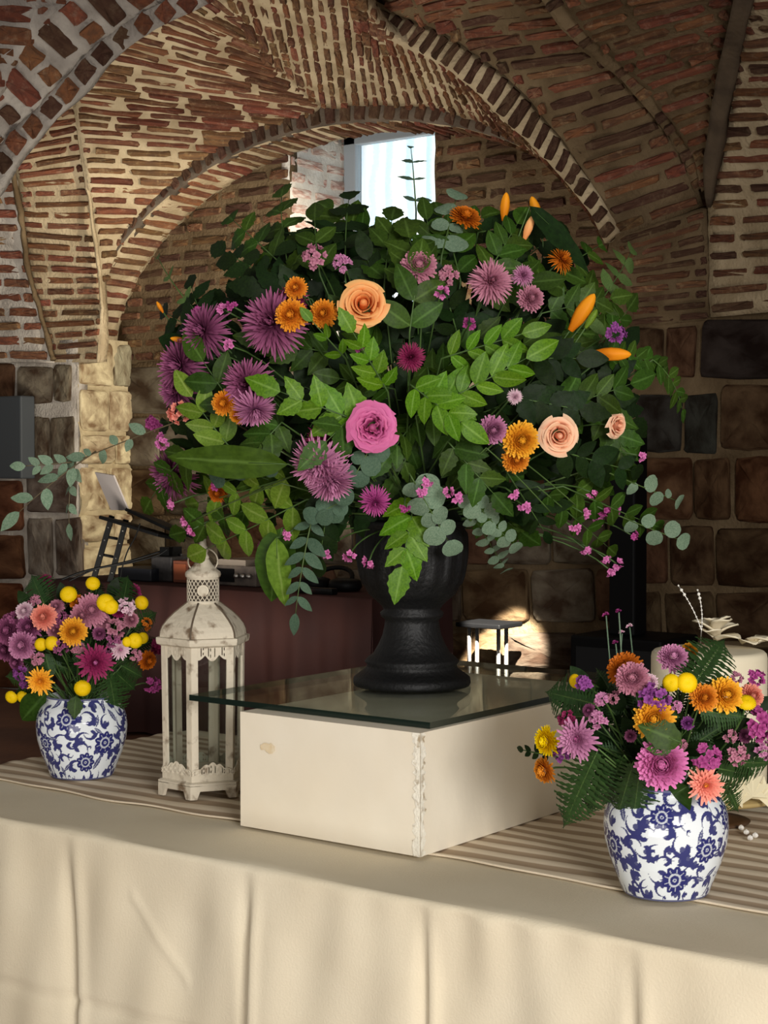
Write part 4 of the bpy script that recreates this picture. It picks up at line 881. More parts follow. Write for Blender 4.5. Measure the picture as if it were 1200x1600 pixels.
# column loudspeaker on its sub
def spk_at(px0, px1, ytop, v):
    r = ray((px0 + px1) / 2, ytop); k = v / r.y; return CAM + r * k
P = spk_at(903, 1030, 996, 6.45); sub = empty('column_loudspeaker', Vector((P.x, P.y, 0)), 'black column loudspeaker on a black base before the dark stone wall', 'loudspeaker')
q = MB(); q.box((-.235, -.02, .003), (.22, .34, P.z)); bevel(q.link('bass_cabinet', m_blk, sub, smooth=False), .012)
q = MB(); q.box((-.20, -.027, .05), (.185, -.02, P.z - .05)); q.link('grille', mat('grille_black', (10, 10, 11), rough=.9), sub, smooth=False)
q = MB(); q.box((-.085, .06, P.z), (.045, .18, P.z + .95)); bevel(q.link('column', m_blk, sub, smooth=False), .01)
# dark panel on the left wall
a, b_ = Pv(-45, 621, 6.88), Pv(37, 748, 6.88)
q = MB(); q.box((a.x, 6.86, b_.z), (b_.x, 6.975, a.z)); o = bevel(q.link('wall_cabinet', mat('cabinet_grey', (52, 56, 60), rough=.7), smooth=False), .01); tag(o, 'dark grey rectangular cabinet mounted on the reddish stone wall', 'cabinet')
# chrome stand with a glass block low against the wall
P = Vector((-5.0, 6.95, 0)); P = PY(756, 1040, 8.55); P.z = 0
cs_ = empty('metal_stool', P, 'chrome-legged stool low against the wall, seen behind the glass sheet', 'stool')
for k, x in enumerate((-.075, -.035, .075, .115)):
    q = MB(); q.tube([RIGHT * x + ZUP * .002, RIGHT * x + ZUP * .60], .011, 8); q.link('leg', m_silver, cs_)
q = MB(); q.box((-.11, -.1, .60), (.16, .12, .625)); bevel(q.link('seat', m_blk, cs_, smooth=False), .006)

# ================================================================== FLOWERS AND FOLIAGE
def fmat(n, base, tip, **k): return mat('petal_' + n, base, grad=tip, rough=.6, transl=.18, spec=.25, objvar=k.pop('objvar', .08), **k)
PET = dict(
    plum=fmat('plum', (92, 30, 66), (164, 92, 132)), pink=fmat('pink', (170, 66, 130), (226, 132, 190)), lilac=fmat('lilac', (138, 66, 112), (204, 138, 174)),
    maroon=fmat('maroon', (96, 22, 56), (150, 40, 88)), dusty=fmat('dusty', (150, 84, 110), (196, 132, 150)), orange=fmat('orange', (186, 84, 14), (238, 158, 44)), amber=fmat('amber', (196, 112, 10), (248, 186, 50)),
    yellow=fmat('yellow', (238, 190, 0), (255, 228, 0)), salmon=fmat('salmon', (214, 110, 92), (244, 160, 140)), peach=fmat('peach', (240, 138, 66), (252, 196, 128)), rosepink=fmat('rosepink', (176, 62, 120), (226, 122, 172)),
    blush=fmat('blush', (244, 168, 128), (252, 214, 178)), purple=fmat('purple', (98, 38, 102), (150, 76, 148)), rust=fmat('rust', (150, 64, 10), (206, 112, 22)), pale=fmat('pale', (200, 150, 176), (236, 206, 214)), lily=fmat('lily', (214, 104, 0), (250, 162, 24)), magenta=fmat('magenta', (130, 34, 98), (184, 80, 146)))
m_stem = mat('stem_green', (74, 104, 44), (58, 84, 36), rough=.6, scale=30); m_stemw = mat('stem_brown', (86, 74, 50), rough=.7)
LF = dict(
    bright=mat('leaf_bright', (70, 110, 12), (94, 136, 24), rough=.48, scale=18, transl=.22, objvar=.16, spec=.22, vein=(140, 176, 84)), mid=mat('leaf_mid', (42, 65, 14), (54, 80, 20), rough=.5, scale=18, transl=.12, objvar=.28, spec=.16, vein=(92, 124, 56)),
    dark=mat('leaf_dark', (18, 33, 10), (26, 45, 14), rough=.55, scale=18, transl=.08, objvar=.32, spec=.14), lime=mat('leaf_lime', (88, 118, 30), (108, 138, 44), rough=.5, scale=18, transl=.2, objvar=.16, spec=.2, vein=(150, 172, 90)),  # the dark leaf colour holds some of the shade inside the bouquets
    euc=mat('leaf_eucalyptus', (98, 122, 98), (124, 144, 120), rough=.6, scale=14, transl=.12, objvar=.14, spec=.15), eucd=mat('leaf_eucalyptus_dark', (64, 88, 70), (80, 102, 82), rough=.6, scale=14, transl=.12, objvar=.14, spec=.15), fern=mat('leaf_fern', (30, 60, 18), (42, 76, 26), rough=.6, transl=.2, objvar=.15, scale=20), olive=mat('leaf_olive', (70, 96, 44), (88, 112, 56), rough=.5, transl=.2, objvar=.15, scale=20))

# ---- petals and heads
def strip(L, W, bend, n=5, v=.35, taper=.7, tip=.35):
    """narrow petal along +Z bending away from the axis (+X)"""
    V = []; G = []; x = z = 0; a = 0
    for i in range(n + 1):
        t = i / n; w_ = W * (.45 + .55 * math.sin(PI * min(1, t * .9 + .1) ** taper)) * (1 if t < .99 else tip)
        nx, nz = math.cos(a), -math.sin(a)
        V += [(x + nx * v * w_ * -.3, -w_, z), (x + nx * v * w_ * .5, 0, z + nz * v * w_ * .5), (x + nx * v * w_ * -.3, w_, z)]; G += [t] * 3
        x += math.sin(a) * L / n; z += math.cos(a) * L / n; a += bend / n
    Fc = [(3 * i + j, 3 * i + j + 1, 3 * i + j + 4, 3 * i + j + 3) for i in range(n) for j in range(2)]
    return V, Fc, G
def head(name, N, Lf, W, th0, th1, bendf, seed, hub=.12, nseg=5, jit=.12, zoff=0.0, tip=.35):
    R = random.Random(seed); q = MB()
    for i in range(N):
        t = (i + .5) / N; th = th0 + (th1 - th0) * t ** .62 + R.uniform(-.06, .06); ph = i * 2.39996 + R.uniform(-.1, .1)
        L = Lf(t) * R.uniform(1 - jit, 1 + jit); V, Fc, G = strip(L, W * R.uniform(.8, 1.15), bendf(t) + R.uniform(-.15, .15), nseg, tip=tip)
        M = Matrix.Rotation(ph, 4, 'Z') @ Matrix.Rotation(th, 4, 'Y') @ Matrix.Translation((0, 0, hub))
        q.add([M @ Vector(p) + Vector((0, 0, zoff)) for p in V], Fc, G)
    return q.me(name)
HEADS = dict(
    spider=[head('spider_head', 190, lambda t: .50 + .55 * t, .060, .05, 2.0, lambda t: -.7 + 1.1 * t, s) for s in range(3)],
    mum=[head('mum_head', 190, lambda t: .26 + .46 * t, .115, .02, 1.95, lambda t: -1.2 + .9 * t, s + 10, .30, 4, tip=.8) for s in range(3)],
    daisy=[head('daisy_head', 100, lambda t: .22 + .72 * t, .105, .2, 1.6, lambda t: -.4 + .5 * t, s + 20, .12, 4, tip=.75) for s in range(3)])
def button_me(seed):
    q = MB(); R = random.Random(seed); n = 150
    prf = [(.12, -.35), (.6, -.3), (.93, -.05), (.98, .15), (.86, .42), (.55, .60), (.22, .62), (0, .54)]; q.lathe(prf, 18)
    q.g = [.3] * len(q.v)
    for i in range(n):
        t = (i + .5) / n; th = 1.75 * t ** .6; ph = i * 2.39996; d = Vector((math.sin(th) * math.cos(ph), math.sin(th) * math.sin(ph), math.cos(th) * .62 + .05 - .12 * math.exp(-(th / .25) ** 2)))
        up_ = Vector((d.x, d.y, d.z + .3)).normalized(); s = .075; a = up_.orthogonal().normalized() * s; b_ = up_.cross(a)
        q.add([d * .97 + a, d * .97 + b_, d * .97 - a, d * .97 - b_, d * .99 + up_ * .07], [(0, 1, 4), (1, 2, 4), (2, 3, 4), (3, 0, 4)], [.5, .5, .5, .5, 1])
    return q.me('button_head')
BUT = [button_me(s) for s in range(2)]
def cup_me(seed):
    """small crumpled five-petalled floret"""
    q = MB(); R = random.Random(seed)
    for k in range(5):
        V, Fc, G = strip(1.0 * R.uniform(.85, 1.1), .42, .9 + R.uniform(-.3, .3), 3, -.5)
        M = Matrix.Rotation(2 * PI * k / 5 + R.uniform(-.2, .2), 4, 'Z') @ Matrix.Rotation(.55, 4, 'Y'); q.add([M @ Vector(p) for p in V], Fc, G)
    return q
CUPS = [cup_me(s) for s in range(4)]
def cluster_me(n, spread, size, seed, tall=1.0):
    q = MB(); R = random.Random(seed)
    for i in range(n):
        d = Vector((R.gauss(0, 1), R.gauss(0, 1), abs(R.gauss(0, 1)))).normalized(); p = Vector((d.x * spread, d.y * spread, d.z * spread * tall)) * R.uniform(.5, 1)
        c = R.choice(CUPS); M = frame(d + Vector((0, 0, .4)), Vector((R.uniform(-1, 1), 1, 0)), p); q.add([M @ (Vector(v) * size) for v in c.v], c.f, c.g)
    return q.me('floret_cluster')
CLU = [cluster_me(22, .75, .38, s) for s in range(3)]; CLUT = [cluster_me(26, .5, .34, s + 5, 2.6) for s in range(2)]; TINY = [cluster_me(6, .55, .6, s + 9, 1.0) for s in range(3)]
ROSEP = [mesh('petal', *petal_sheet(1, .62, .9, .42, 6, 6, .10, s)[:2], g=petal_sheet(1, .62, .9, .42, 6, 6, .10, s)[2]) for s in range(4)]
def lily_me():
    q = MB(); n = 18; prof = [(.0, .07), (.12, .10), (.3, .15), (.5, .175), (.7, .16), (.86, .115), (.95, .07), (1.0, .015)]; V = []; G = []
    for t, r in prof:
        for k in range(n):
            a = 2 * PI * k / n; rr = r * (1 - .14 * (abs(math.cos(a * 1.5)) < .25)); V.append((rr * math.cos(a), rr * math.sin(a), t)); G.append(.2 + .8 * t)
    Fc = [(i * n + k, i * n + (k + 1) % n, (i + 1) * n + (k + 1) % n, (i + 1) * n + k) for i in range(len(prof) - 1) for k in range(n)]
    q.add(V, Fc, G); return q.me('lily_bud')
LILY = lily_me()

# ---- leaves (tip along +X, face +Z)
def leaf_me(kind, seed, nc=2):
    R = random.Random(seed); n = 10; V = []; G = []
    curl = R.uniform(.1, .55); tw = R.uniform(-.25, .25); fold = R.uniform(.12, .32)
    for i in range(n + 1):
        t = i / n
        if kind == 'serrate': w_ = .295 * math.sin(PI * t ** .78) ** .95 * (1 - .12 * t) * (1 + (.10 if i % 2 else -.07)) + .003
        elif kind == 'oval': w_ = .275 * math.sin(PI * t ** .82) ** .85 + .003
        elif kind == 'round': w_ = .47 * math.sqrt(max(0, 1 - (2 * t - 1) ** 2)) + .01
        else: w_ = .16 * math.sin(PI * t ** .8) ** .8 + .004
        x = math.sin(curl * t) / curl; z = -(1 - math.cos(curl * t)) / curl
        for j in range(-nc, nc + 1):
            s = j / nc; y = s * w_; zz = z + abs(s) * w_ * fold - (s * s) * w_ * fold * .6 + tw * t * y + .012 * math.sin(i * 1.9 + seed + j)
            V.append((x, y, zz)); G.append(abs(s))
    m_ = 2 * nc + 1
    Fc = [(i * m_ + j, (i + 1) * m_ + j, (i + 1) * m_ + j + 1, i * m_ + j + 1) for i in range(n) for j in range(2 * nc)]
    return mesh('leaf', V, Fc, g=G)
LEAF = {k: [leaf_me(k, s) for s in range(6)] for k in ('serrate', 'oval', 'round', 'lance')}

# ---- ellipsoids that the arrangements fill: centre pixel, radii in pixels, camera depth of the axis and depth radius
class Bunch:
    def __init__(s, cx, cy, rx, ry, Y, rd, anchor): s.cx, s.cy, s.rx, s.ry, s.Y, s.rd, s.anchor = cx, cy, rx, ry, Y, rd, Vector(anchor)
    def at(s, px, py, off=0.0, Y=None):
        d = ((px - s.cx) / s.rx) ** 2 + ((py - s.cy) / s.ry) ** 2
        if Y is None: Y = s.Y - s.rd * math.sqrt(max(0.0, 1 - d)) + off
        return PY(px, py, Y)
    def normal(s, px, py, face=.6):
        c = PY(s.cx, s.cy, s.Y); P = s.at(px, py); n = (P - c); n = n.normalized() if n.length > 1e-5 else -FWD
        return (n * (1 - face) + (CAM - P).normalized() * face).normalized()
URN = Bunch(640, 600, 405, 310, 3.36, .36, (UX, UY, UZ + .33)); BRT = Bunch(1030, 1135, 190, 125, 2.60, .15, JR + Vector((0, 0, .13))); BLT = Bunch(128, 1000, 128, 98, 3.57, .135, JL + Vector((0, 0, .13)))
def add_stem(e, P, n, B, r=.0016, back=None, m=None):
    if back is None: back = B.anchor + Vector((random.uniform(-.03, .03), random.uniform(-.03, .03), random.uniform(-.02, .02)))
    inv = e.matrix_basis.inverted(); q = MB()
    pts = bez(P, P - n * (P - back).length * .35, back, 8)
    q.tube([inv @ p for p in pts], r, 5); return q.link('stem', m or m_stem, e)
def rose_petals(e, r, N, quartered, mm):
    """overlapping cupped petals: tight spiral in the middle, wider rolled petals outside"""
    R = random.Random(N + int(r * 1e5))
    for i in range(N):
        t = ((i + .15) / N) ** (.72 if not quartered else .6)
        rim = r * (.035 + .90 * t) * R.uniform(.96, 1.04); base = rim * (1.25 if t < .18 else .80 - .28 * t); h = r * (.36 - .42 * t ** 2.2) + R.uniform(-.03, .03) * r; span = 3.0 - 1.35 * t; ox = oy = 0.0; bot = -r * .30
        if quartered:
            h = r * (.22 - .34 * t * t) + R.uniform(-.06, .05) * r; span = 2.0 - .3 * t; q4 = (i % 4) * PI / 2 + .5; o_ = r * .24 * max(0, 1 - t * 1.25); ox, oy = o_ * math.cos(q4), o_ * math.sin(q4)
        ph = i * 2.39996 + R.uniform(-.2, .2); V = []; G = []; na, nh = 9, 6
        for k in range(nh + 1):
            u = k / nh; roll = max(0, u - .70) / .30
            for j in range(na + 1):
                a = j / na * 2 - 1; edge = 1 - .45 * abs(a) ** 3 * u
                rr = base + (rim - base) * u ** .8 + r * .05 * a * u + r * (.03 + .13 * t) * roll * roll * (.5 + .5 * abs(a))
                z = bot + (h - bot) * u * edge - r * (.02 + .20 * t * t) * roll * roll + r * .014 * math.sin(a * 6 + i) * u
                if quartered: rr += r * .035 * math.sin(a * 8 + i * 2) * u
                th = ph + a * span * .5; V.append((ox + rr * math.cos(th), oy + rr * math.sin(th), z)); G.append(min(1, (.0 + .55 * t) * (u ** 1.5) + .50 * u ** 4))  # shade between petals put into the deeper base colour
        Fc = [(k * (na + 1) + j, k * (na + 1) + j + 1, (k + 1) * (na + 1) + j + 1, (k + 1) * (na + 1) + j) for k in range(nh) for j in range(na)]
        link('petal', mesh('petal', V, Fc, g=G), mm, e)
def flower(B, kind, px, py, size, colr, label, name=None, off=0.0, face=.6, nrm=None, asp=1.0, group=None, Y=None):
    P = B.at(px, py, off, Y); n = B.normal(px, py, face) if nrm is None else nrm.normalized(); r = size / FPX * depth(P)
    spin = random.uniform(0, 6.28); M = frame(n, ZUP, P) @ Matrix.Rotation(spin if kind not in ('statall',) else 0, 4, 'Z')
    nm = name or dict(spider='spider_chrysanthemum', mum='chrysanthemum', daisy='daisy_chrysanthemum', button='button_chrysanthemum', rose='rose', cluster='statice', statall='statice', tiny='waxflower', lily='lily_bud')[kind]
    e = empty(nm, M, label, 'flower', group); mm = PET[colr]
    sc = Matrix.Diagonal((r, r, r * asp, 1))
    r_ = r
    if kind in HEADS:
        ex = {'spider': 1.22, 'mum': 1.02, 'daisy': 1.05}[kind]
        o = link('petals', random.choice(HEADS[kind]), mm, e, Matrix.Diagonal((r / ex, r / ex, r / ex * asp, 1))); o['kind'] = 'stuff'
        if kind == 'daisy': link('flower_center', BUT[0], PET['amber' if colr in ('orange', 'salmon', 'amber') else 'pink'], e, Matrix.Translation((0, 0, r * .10)) @ Matrix.Diagonal((r * .2, r * .2, r * .14, 1)))
    elif kind == 'button': link('flower_head', random.choice(BUT), mm, e, sc)
    elif kind == 'cluster': link('florets', random.choice(CLU), mm, e, sc)['kind'] = 'stuff'
    elif kind == 'statall': link('florets', random.choice(CLUT), mm, e, sc)['kind'] = 'stuff'
    elif kind == 'tiny': link('florets', random.choice(TINY), mm, e, Matrix.Diagonal((r, r, r, 1)))['kind'] = 'stuff'
    elif kind == 'lily': link('bud', LILY, mm, e, Matrix.Diagonal((r * 2.0, r * 2.0, r * 2.0, 1)) @ Matrix.Translation((0, 0, -.5)))
    elif kind == 'rose':
        rose_petals(e, r, 44 if colr == 'rosepink' else 20, colr == 'rosepink', mm)
        q = MB(); q.lathe([(r * .16, -r * .3), (r * .15, r * .12), (r * .10, r * .27), (r * .05, r * .33), (0, r * .34)], 14); q.g = [.32] * len(q.v); q.link('bud', mm, e)
        q = MB(); q.lathe([(0, -r * .62), (r * .22, -r * .55), (r * .3, -r * .42), (0, -r * .36)], 10); q.link('calyx', m_stem, e)
    add_stem(e, P - n * r * .2, n, B)
    return e
def spray(B, p0, p1, n, leafpx, kind, lm, label, name='leaf_branch', off0=.10, off1=0.0, face=.5, wid=1.0, ang=52, alt=False, droop=0.0, group=None, Y0=None, Y1=None, stem=True, nrm=None, term=True, cat='foliage', smat=None, lj=.15, t0=.12):
    """a branch from pixel p0 to pixel p1 with leaves in pairs, each leaf a part"""
    P0 = B.at(*p0, off0, Y0); P1 = B.at(*p1, off1, Y1); ax = (P1 - P0); L = ax.length
    n_ = B.normal((p0[0] + p1[0]) / 2, (p0[1] + p1[1]) / 2, face) if nrm is None else nrm
    side0 = n_.cross(ax).normalized(); nn = ax.cross(side0).normalized()
    mid = (P0 + P1) / 2 + nn * L * .10 + ZUP * droop * L
    pts = bez(P0, mid, P1, 12); e = empty(name, Matrix.Translation(P0), label, cat, group); q = MB()
    back = B.anchor + Vector((random.uniform(-.03, .03), random.uniform(-.03, .03), random.uniform(-.02, .02)))
    lead = [back + (P0 - back) * k / 4 for k in range(4)] if stem else []
    q.tube([p - P0 for p in lead + pts], [.0018] * len(lead) + [.0018 - .001 * k / 12 for k in range(13)], 5); q.link('stem', smat or m_stem, e)
    Ll = leafpx / FPX * depth((P0 + P1) / 2)
    for i in range(n):
        t = t0 + (.98 - t0) * (i / max(1, n - (0 if term else 1))) ; k = min(int(t * 12), 11); p = pts[k].lerp(pts[k + 1], t * 12 - k); d = (pts[k + 1] - pts[k]).normalized()
        for s in ((1, -1) if not alt else ((1,) if i % 2 else (-1,))):
            a = math.radians(ang + random.uniform(-14, 14)) * (1 - .25 * t); side = nn.cross(d).normalized() * s
            ld = d * math.cos(a) + side * math.sin(a) + nn * random.uniform(-.18, .22); ln = nn + side * random.uniform(-.15, .35) + d * random.uniform(-.25, .15)
            sc = Ll * random.uniform(1 - lj, 1 + lj) * (1 - .18 * t)
            M = xframe(ld, ln, p - P0) @ Matrix.Diagonal((sc, sc * wid * random.uniform(.9, 1.1), sc, 1)); link('leaf', random.choice(LEAF[kind]), LF[lm], e, M)
    if term:
        d = (pts[-1] - pts[-2]).normalized(); sc = Ll * 1.05; link('leaf', random.choice(LEAF[kind]), LF[lm], e, xframe(d, nn, pts[-1] - P0) @ Matrix.Diagonal((sc, sc * wid, sc, 1)))
    return e
def frond_me(seed, n=17):
    """fern frond along +X, unit length: pinnae each with small lobes"""
    R = random.Random(seed); q = MB()
    for i in range(n):
        t = .06 + .92 * i / (n - 1); Lp = .24 * math.sin(PI * min(1, (t * .86 + .17))) ** .9 * R.uniform(.9, 1.1) + .012
        for s in (1, -1):
            d = Vector((math.cos(1.12), s * math.sin(1.12), R.uniform(-.15, .05))); c = Vector((d.y * s, -d.x * s, 0)) * 1; base = Vector((t, 0, -.10 * t * t)); m_ = 7
            V = []
            for k in range(m_ + 1):
                u = k / m_; w_ = (.036 if k % 2 else .014) * (1 - u * .75) + .003; p = base + d * Lp * u + Vector((0, 0, -.05 * u * u)); V += [p + c * w_, p + Vector((0, 0, .004)), p - c * w_]
            q.add(V, [(3 * k + j, 3 * k + j + 1, 3 * k + j + 4, 3 * k + j + 3) for k in range(m_) for j in range(2)], .3)
    return q.me('frond_leaflets')
FROND = [frond_me(s) for s in range(3)]
def frond(B, p0, p1, label, lm='fern', off0=.06, off1=0.0, wid=1.0, face=.5, group=None, Y0=None, Y1=None, name='fern_frond', roll=0):
    P0 = B.at(*p0, off0, Y0); P1 = B.at(*p1, off1, Y1); ax = P1 - P0; L = ax.length
    n_ = B.normal((p0[0] + p1[0]) / 2, (p0[1] + p1[1]) / 2, face); M = xframe(ax, n_, P0) @ Matrix.Rotation(roll, 4, 'X'); e = empty(name, M, label, 'foliage', group)
    link('leaflets', random.choice(FROND), LF[lm], e, Matrix.Diagonal((L, L * wid, L, 1)))['kind'] = 'stuff'
    inv = M.inverted(); q = MB(); q.tube([inv @ B.anchor, (inv @ B.anchor) * .4 + Vector((0, 0, 0)), Vector((0, 0, 0))] + [Vector((L * t, 0, -.10 * L * t * t)) for t in (.25, .5, .75, 1)], [.0015, .0015, .0015, .0013, .0011, .0009, .0005], 5); q.link('stem', m_stem, e)
    return e
def single_leaf(B, p0, p1, kind, lm, label, wid=1.0, off0=0, off1=0, face=.6, name='large_leaf', Y0=None, Y1=None, group=None, roll=0):
    P0 = B.at(*p0, off0, Y0); P1 = B.at(*p1, off1, Y1); ax = P1 - P0; L = ax.length; M = xframe(ax, B.normal((p0[0] + p1[0]) / 2, (p0[1] + p1[1]) / 2, face), P0) @ Matrix.Rotation(roll, 4, 'X')
    e = empty(name, M, label, 'foliage', group); link('leaf_blade', random.choice(LEAF[kind]), LF[lm], e, Matrix.Diagonal((L, L * wid, L, 1)))
    inv = M.inverted(); q = MB(); q.tube([inv @ B.anchor, (inv @ B.anchor) * .45, Vector((0, 0, 0)), Vector((L * .3, 0, .002))], [.0016, .0015, .0012, .0006], 5); q.link('stem', m_stem, e); return e

# ------------------------------------------------------------------ the urn arrangement
B = URN
# filler foliage through the body, its inner shade put into the dark leaf colour
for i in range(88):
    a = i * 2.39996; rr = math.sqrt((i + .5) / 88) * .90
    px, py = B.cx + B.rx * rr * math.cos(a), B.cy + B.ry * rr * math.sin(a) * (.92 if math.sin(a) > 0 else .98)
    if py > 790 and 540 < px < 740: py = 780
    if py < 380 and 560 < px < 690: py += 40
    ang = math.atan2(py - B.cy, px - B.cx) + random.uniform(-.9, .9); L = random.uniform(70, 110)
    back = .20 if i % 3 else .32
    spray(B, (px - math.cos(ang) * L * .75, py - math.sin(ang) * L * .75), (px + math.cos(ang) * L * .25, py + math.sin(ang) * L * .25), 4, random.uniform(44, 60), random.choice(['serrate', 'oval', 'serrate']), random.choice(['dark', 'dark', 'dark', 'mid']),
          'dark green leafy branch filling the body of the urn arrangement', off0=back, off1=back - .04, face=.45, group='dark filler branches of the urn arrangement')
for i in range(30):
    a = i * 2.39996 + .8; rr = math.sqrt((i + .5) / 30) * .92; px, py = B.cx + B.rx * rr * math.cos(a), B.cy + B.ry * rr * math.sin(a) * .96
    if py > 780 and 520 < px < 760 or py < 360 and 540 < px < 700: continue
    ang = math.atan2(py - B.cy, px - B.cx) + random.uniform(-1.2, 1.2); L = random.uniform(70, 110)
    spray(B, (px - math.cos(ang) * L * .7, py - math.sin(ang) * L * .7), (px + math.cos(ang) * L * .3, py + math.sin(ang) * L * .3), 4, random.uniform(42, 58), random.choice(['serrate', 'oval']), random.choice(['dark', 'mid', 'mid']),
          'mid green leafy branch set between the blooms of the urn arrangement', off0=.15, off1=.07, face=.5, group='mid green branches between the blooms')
# the leaf sprays that catch the light
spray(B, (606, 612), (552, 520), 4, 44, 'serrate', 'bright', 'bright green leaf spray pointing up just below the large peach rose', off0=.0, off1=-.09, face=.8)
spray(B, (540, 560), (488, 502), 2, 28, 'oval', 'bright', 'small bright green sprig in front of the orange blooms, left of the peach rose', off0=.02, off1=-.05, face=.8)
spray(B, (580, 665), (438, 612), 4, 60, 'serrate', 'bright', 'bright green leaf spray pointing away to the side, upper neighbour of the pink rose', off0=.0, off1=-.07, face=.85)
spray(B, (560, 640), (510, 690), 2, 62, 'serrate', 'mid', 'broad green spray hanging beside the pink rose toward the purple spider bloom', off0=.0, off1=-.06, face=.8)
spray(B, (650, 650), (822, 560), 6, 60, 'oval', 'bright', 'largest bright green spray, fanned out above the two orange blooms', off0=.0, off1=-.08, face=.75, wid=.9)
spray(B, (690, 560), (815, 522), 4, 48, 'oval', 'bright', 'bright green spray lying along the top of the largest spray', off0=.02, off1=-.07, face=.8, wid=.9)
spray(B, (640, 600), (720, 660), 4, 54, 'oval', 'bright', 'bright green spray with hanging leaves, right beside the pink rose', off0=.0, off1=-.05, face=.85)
spray(B, (650, 770), (628, 885), 4, 58, 'serrate', 'bright', 'bright green spray hanging over the front of the black urn', off0=.06, off1=-.05, face=.9, Y0=3.16, Y1=3.12)
spray(B, (700, 690), (770, 770), 3, 52, 'serrate', 'mid', 'mid green spray hanging below the orange blooms', off0=.02, off1=-.03, face=.8)
spray(B, (455, 440), (440, 308), 4, 62, 'serrate', 'mid', 'tall upright spray at the top with serrated leaves, nearest the lit window reveal', off0=.1, off1=.06)
spray(B, (470, 440), (365, 345), 4, 60, 'serrate', 'mid', 'green spray at the upper shoulder beside the tall upright one', off0=.1, off1=.04)
spray(B, (450, 450), (352, 395), 4, 54, 'serrate', 'dark', 'dark green spray reaching out level below the upper shoulder spray', off0=.1, off1=.04)
spray(B, (540, 440), (545, 312), 4, 56, 'serrate', 'dark', 'dark spray standing up in front of the window frame', off0=.12, off1=.12)
spray(B, (500, 430), (492, 345), 2, 52, 'oval', 'mid', 'rounded green leaves in front of the lit brick reveal', off0=.08, off1=.04)
spray(B, (600, 450), (612, 345), 4, 58, 'serrate', 'mid', 'mid green spray standing centrally below the window', off0=.08, off1=.06)
spray(B, (660, 470), (640, 372), 3, 70, 'serrate', 'mid', 'large leaved spray below the window, beside the purple button bloom', off0=.03, off1=.02)
spray(B, (640, 520), (652, 430), 2, 64, 'oval', 'mid', 'pair of broad green leaves right of the large peach rose', off0=.03, off1=-.02)
spray(B, (720, 440), (690, 338), 3, 54, 'oval', 'mid', 'green spray under the grey eucalyptus at the top', off0=.08, off1=.06)
spray(B, (760, 430), (808, 350), 4, 54, 'oval', 'mid', 'green spray at the top among the orange lily buds', off0=.08, off1=.02)
single_leaf(B, (828, 322), (925, 420), 'lance', 'dark', 'long dark leaf slanting down beside the upper orange lily', wid=.85, Y0=3.2, Y1=3.17)
spray(B, (830, 450), (935, 385), 4, 52, 'oval', 'mid', 'green spray reaching out toward the arch above the tilted orange bud', off0=.08, off1=.02)
spray(B, (900, 520), (985, 395), 5, 46, 'oval', 'olive', 'feathery olive green spray rising at the outer shoulder by the wall', off0=.10, off1=.08)
spray(B, (860, 640), (985, 600), 4, 56, 'oval', 'mid', 'green spray reaching out below the level orange lily bud', off0=.08, off1=.02)
spray(B, (800, 620), (905, 640), 4, 54, 'serrate', 'dark', 'dark green spray behind the blush rose', off0=.06, off1=.0)
spray(B, (830, 560), (900, 560), 3, 50, 'oval', 'dark', 'dark leaves between the two orange lily buds', off0=.06, off1=.0)
spray(B, (940, 560), (1030, 570), 6, 36, 'oval', 'mid', 'drooping fine leaved spray before the dark wall, inner half', off0=.06, off1=.0, droop=.1)
spray(B, (1020, 562), (1066, 640), 6, 32, 'oval', 'mid', 'drooping fine leaved spray before the dark wall, outermost tip', off0=.0, off1=.0, droop=.12)
spray(B, (860, 700), (985, 735), 5, 48, 'oval', 'dark', 'dark green spray at the lower outer side below the blush rose', off0=.06, off1=.0)
spray(B, (880, 760), (1020, 820), 5, 46, 'oval', 'mid', 'green spray spreading low over the loudspeaker column', off0=.06, off1=.02)
spray(B, (840, 760), (950, 855), 5, 44, 'oval', 'mid', 'green spray hanging low among the tiny pink flowers', off0=.06, off1=.0)
spray(B, (780, 720), (850, 830), 5, 44, 'lance', 'dark', 'dark narrow leaved spray hanging below the orange blooms', off0=.06, off1=.0)
single_leaf(B, (450, 725), (250, 718), 'lance', 'mid', 'long dark green leaf lying level above the lower purple spider bloom', wid=.75, Y0=3.02, Y1=3.1)
spray(B, (370, 640), (318, 565), 2, 62, 'oval', 'mid', 'two rounded green leaves beside the upper purple spider blooms', off0=.02, off1=-.03, face=.8)
spray(B, (360, 700), (300, 620), 3, 50, 'oval', 'lime', 'curled light green leaves left of the small orange bloom', off0=.02, off1=-.03, face=.7)
spray(B, (440, 660), (400, 705), 3, 50, 'serrate', 'mid', 'green leaves below the small orange bloom and its purple neighbour', off0=.02, off1=-.03)
spray(B, (480, 780), (322, 858), 4, 60, 'oval', 'lime', 'light green spray hanging over the top of the lantern', off0=.04, off1=-.05, face=.75)
spray(B, (470, 740), (310, 785), 4, 54, 'lance', 'lime', 'narrow light green spray lying above the one over the lantern', off0=.03, off1=-.03, wid=1.5)
spray(B, (400, 790), (290, 830), 3, 52, 'serrate', 'mid', 'mid green leaves at the lowest outer corner near the laptop stand', off0=.06, off1=.0)
single_leaf(B, (440, 825), (415, 945), 'lance', 'mid', 'long mid green leaf hanging down right of the lantern finial', wid=1.7, off0=-.02, Y0=3.2, Y1=3.2)
single_leaf(B, (432, 840), (438, 950), 'lance', 'lime', 'long pale green leaf hanging down beside the longer darker one', wid=1.2, off0=-.02, Y0=3.17, Y1=3.16)
spray(B, (520, 760), (500, 870), 5, 44, 'oval', 'dark', 'dark spray hanging down left of the urn rim', off0=.05, off1=.02, Y1=3.16)
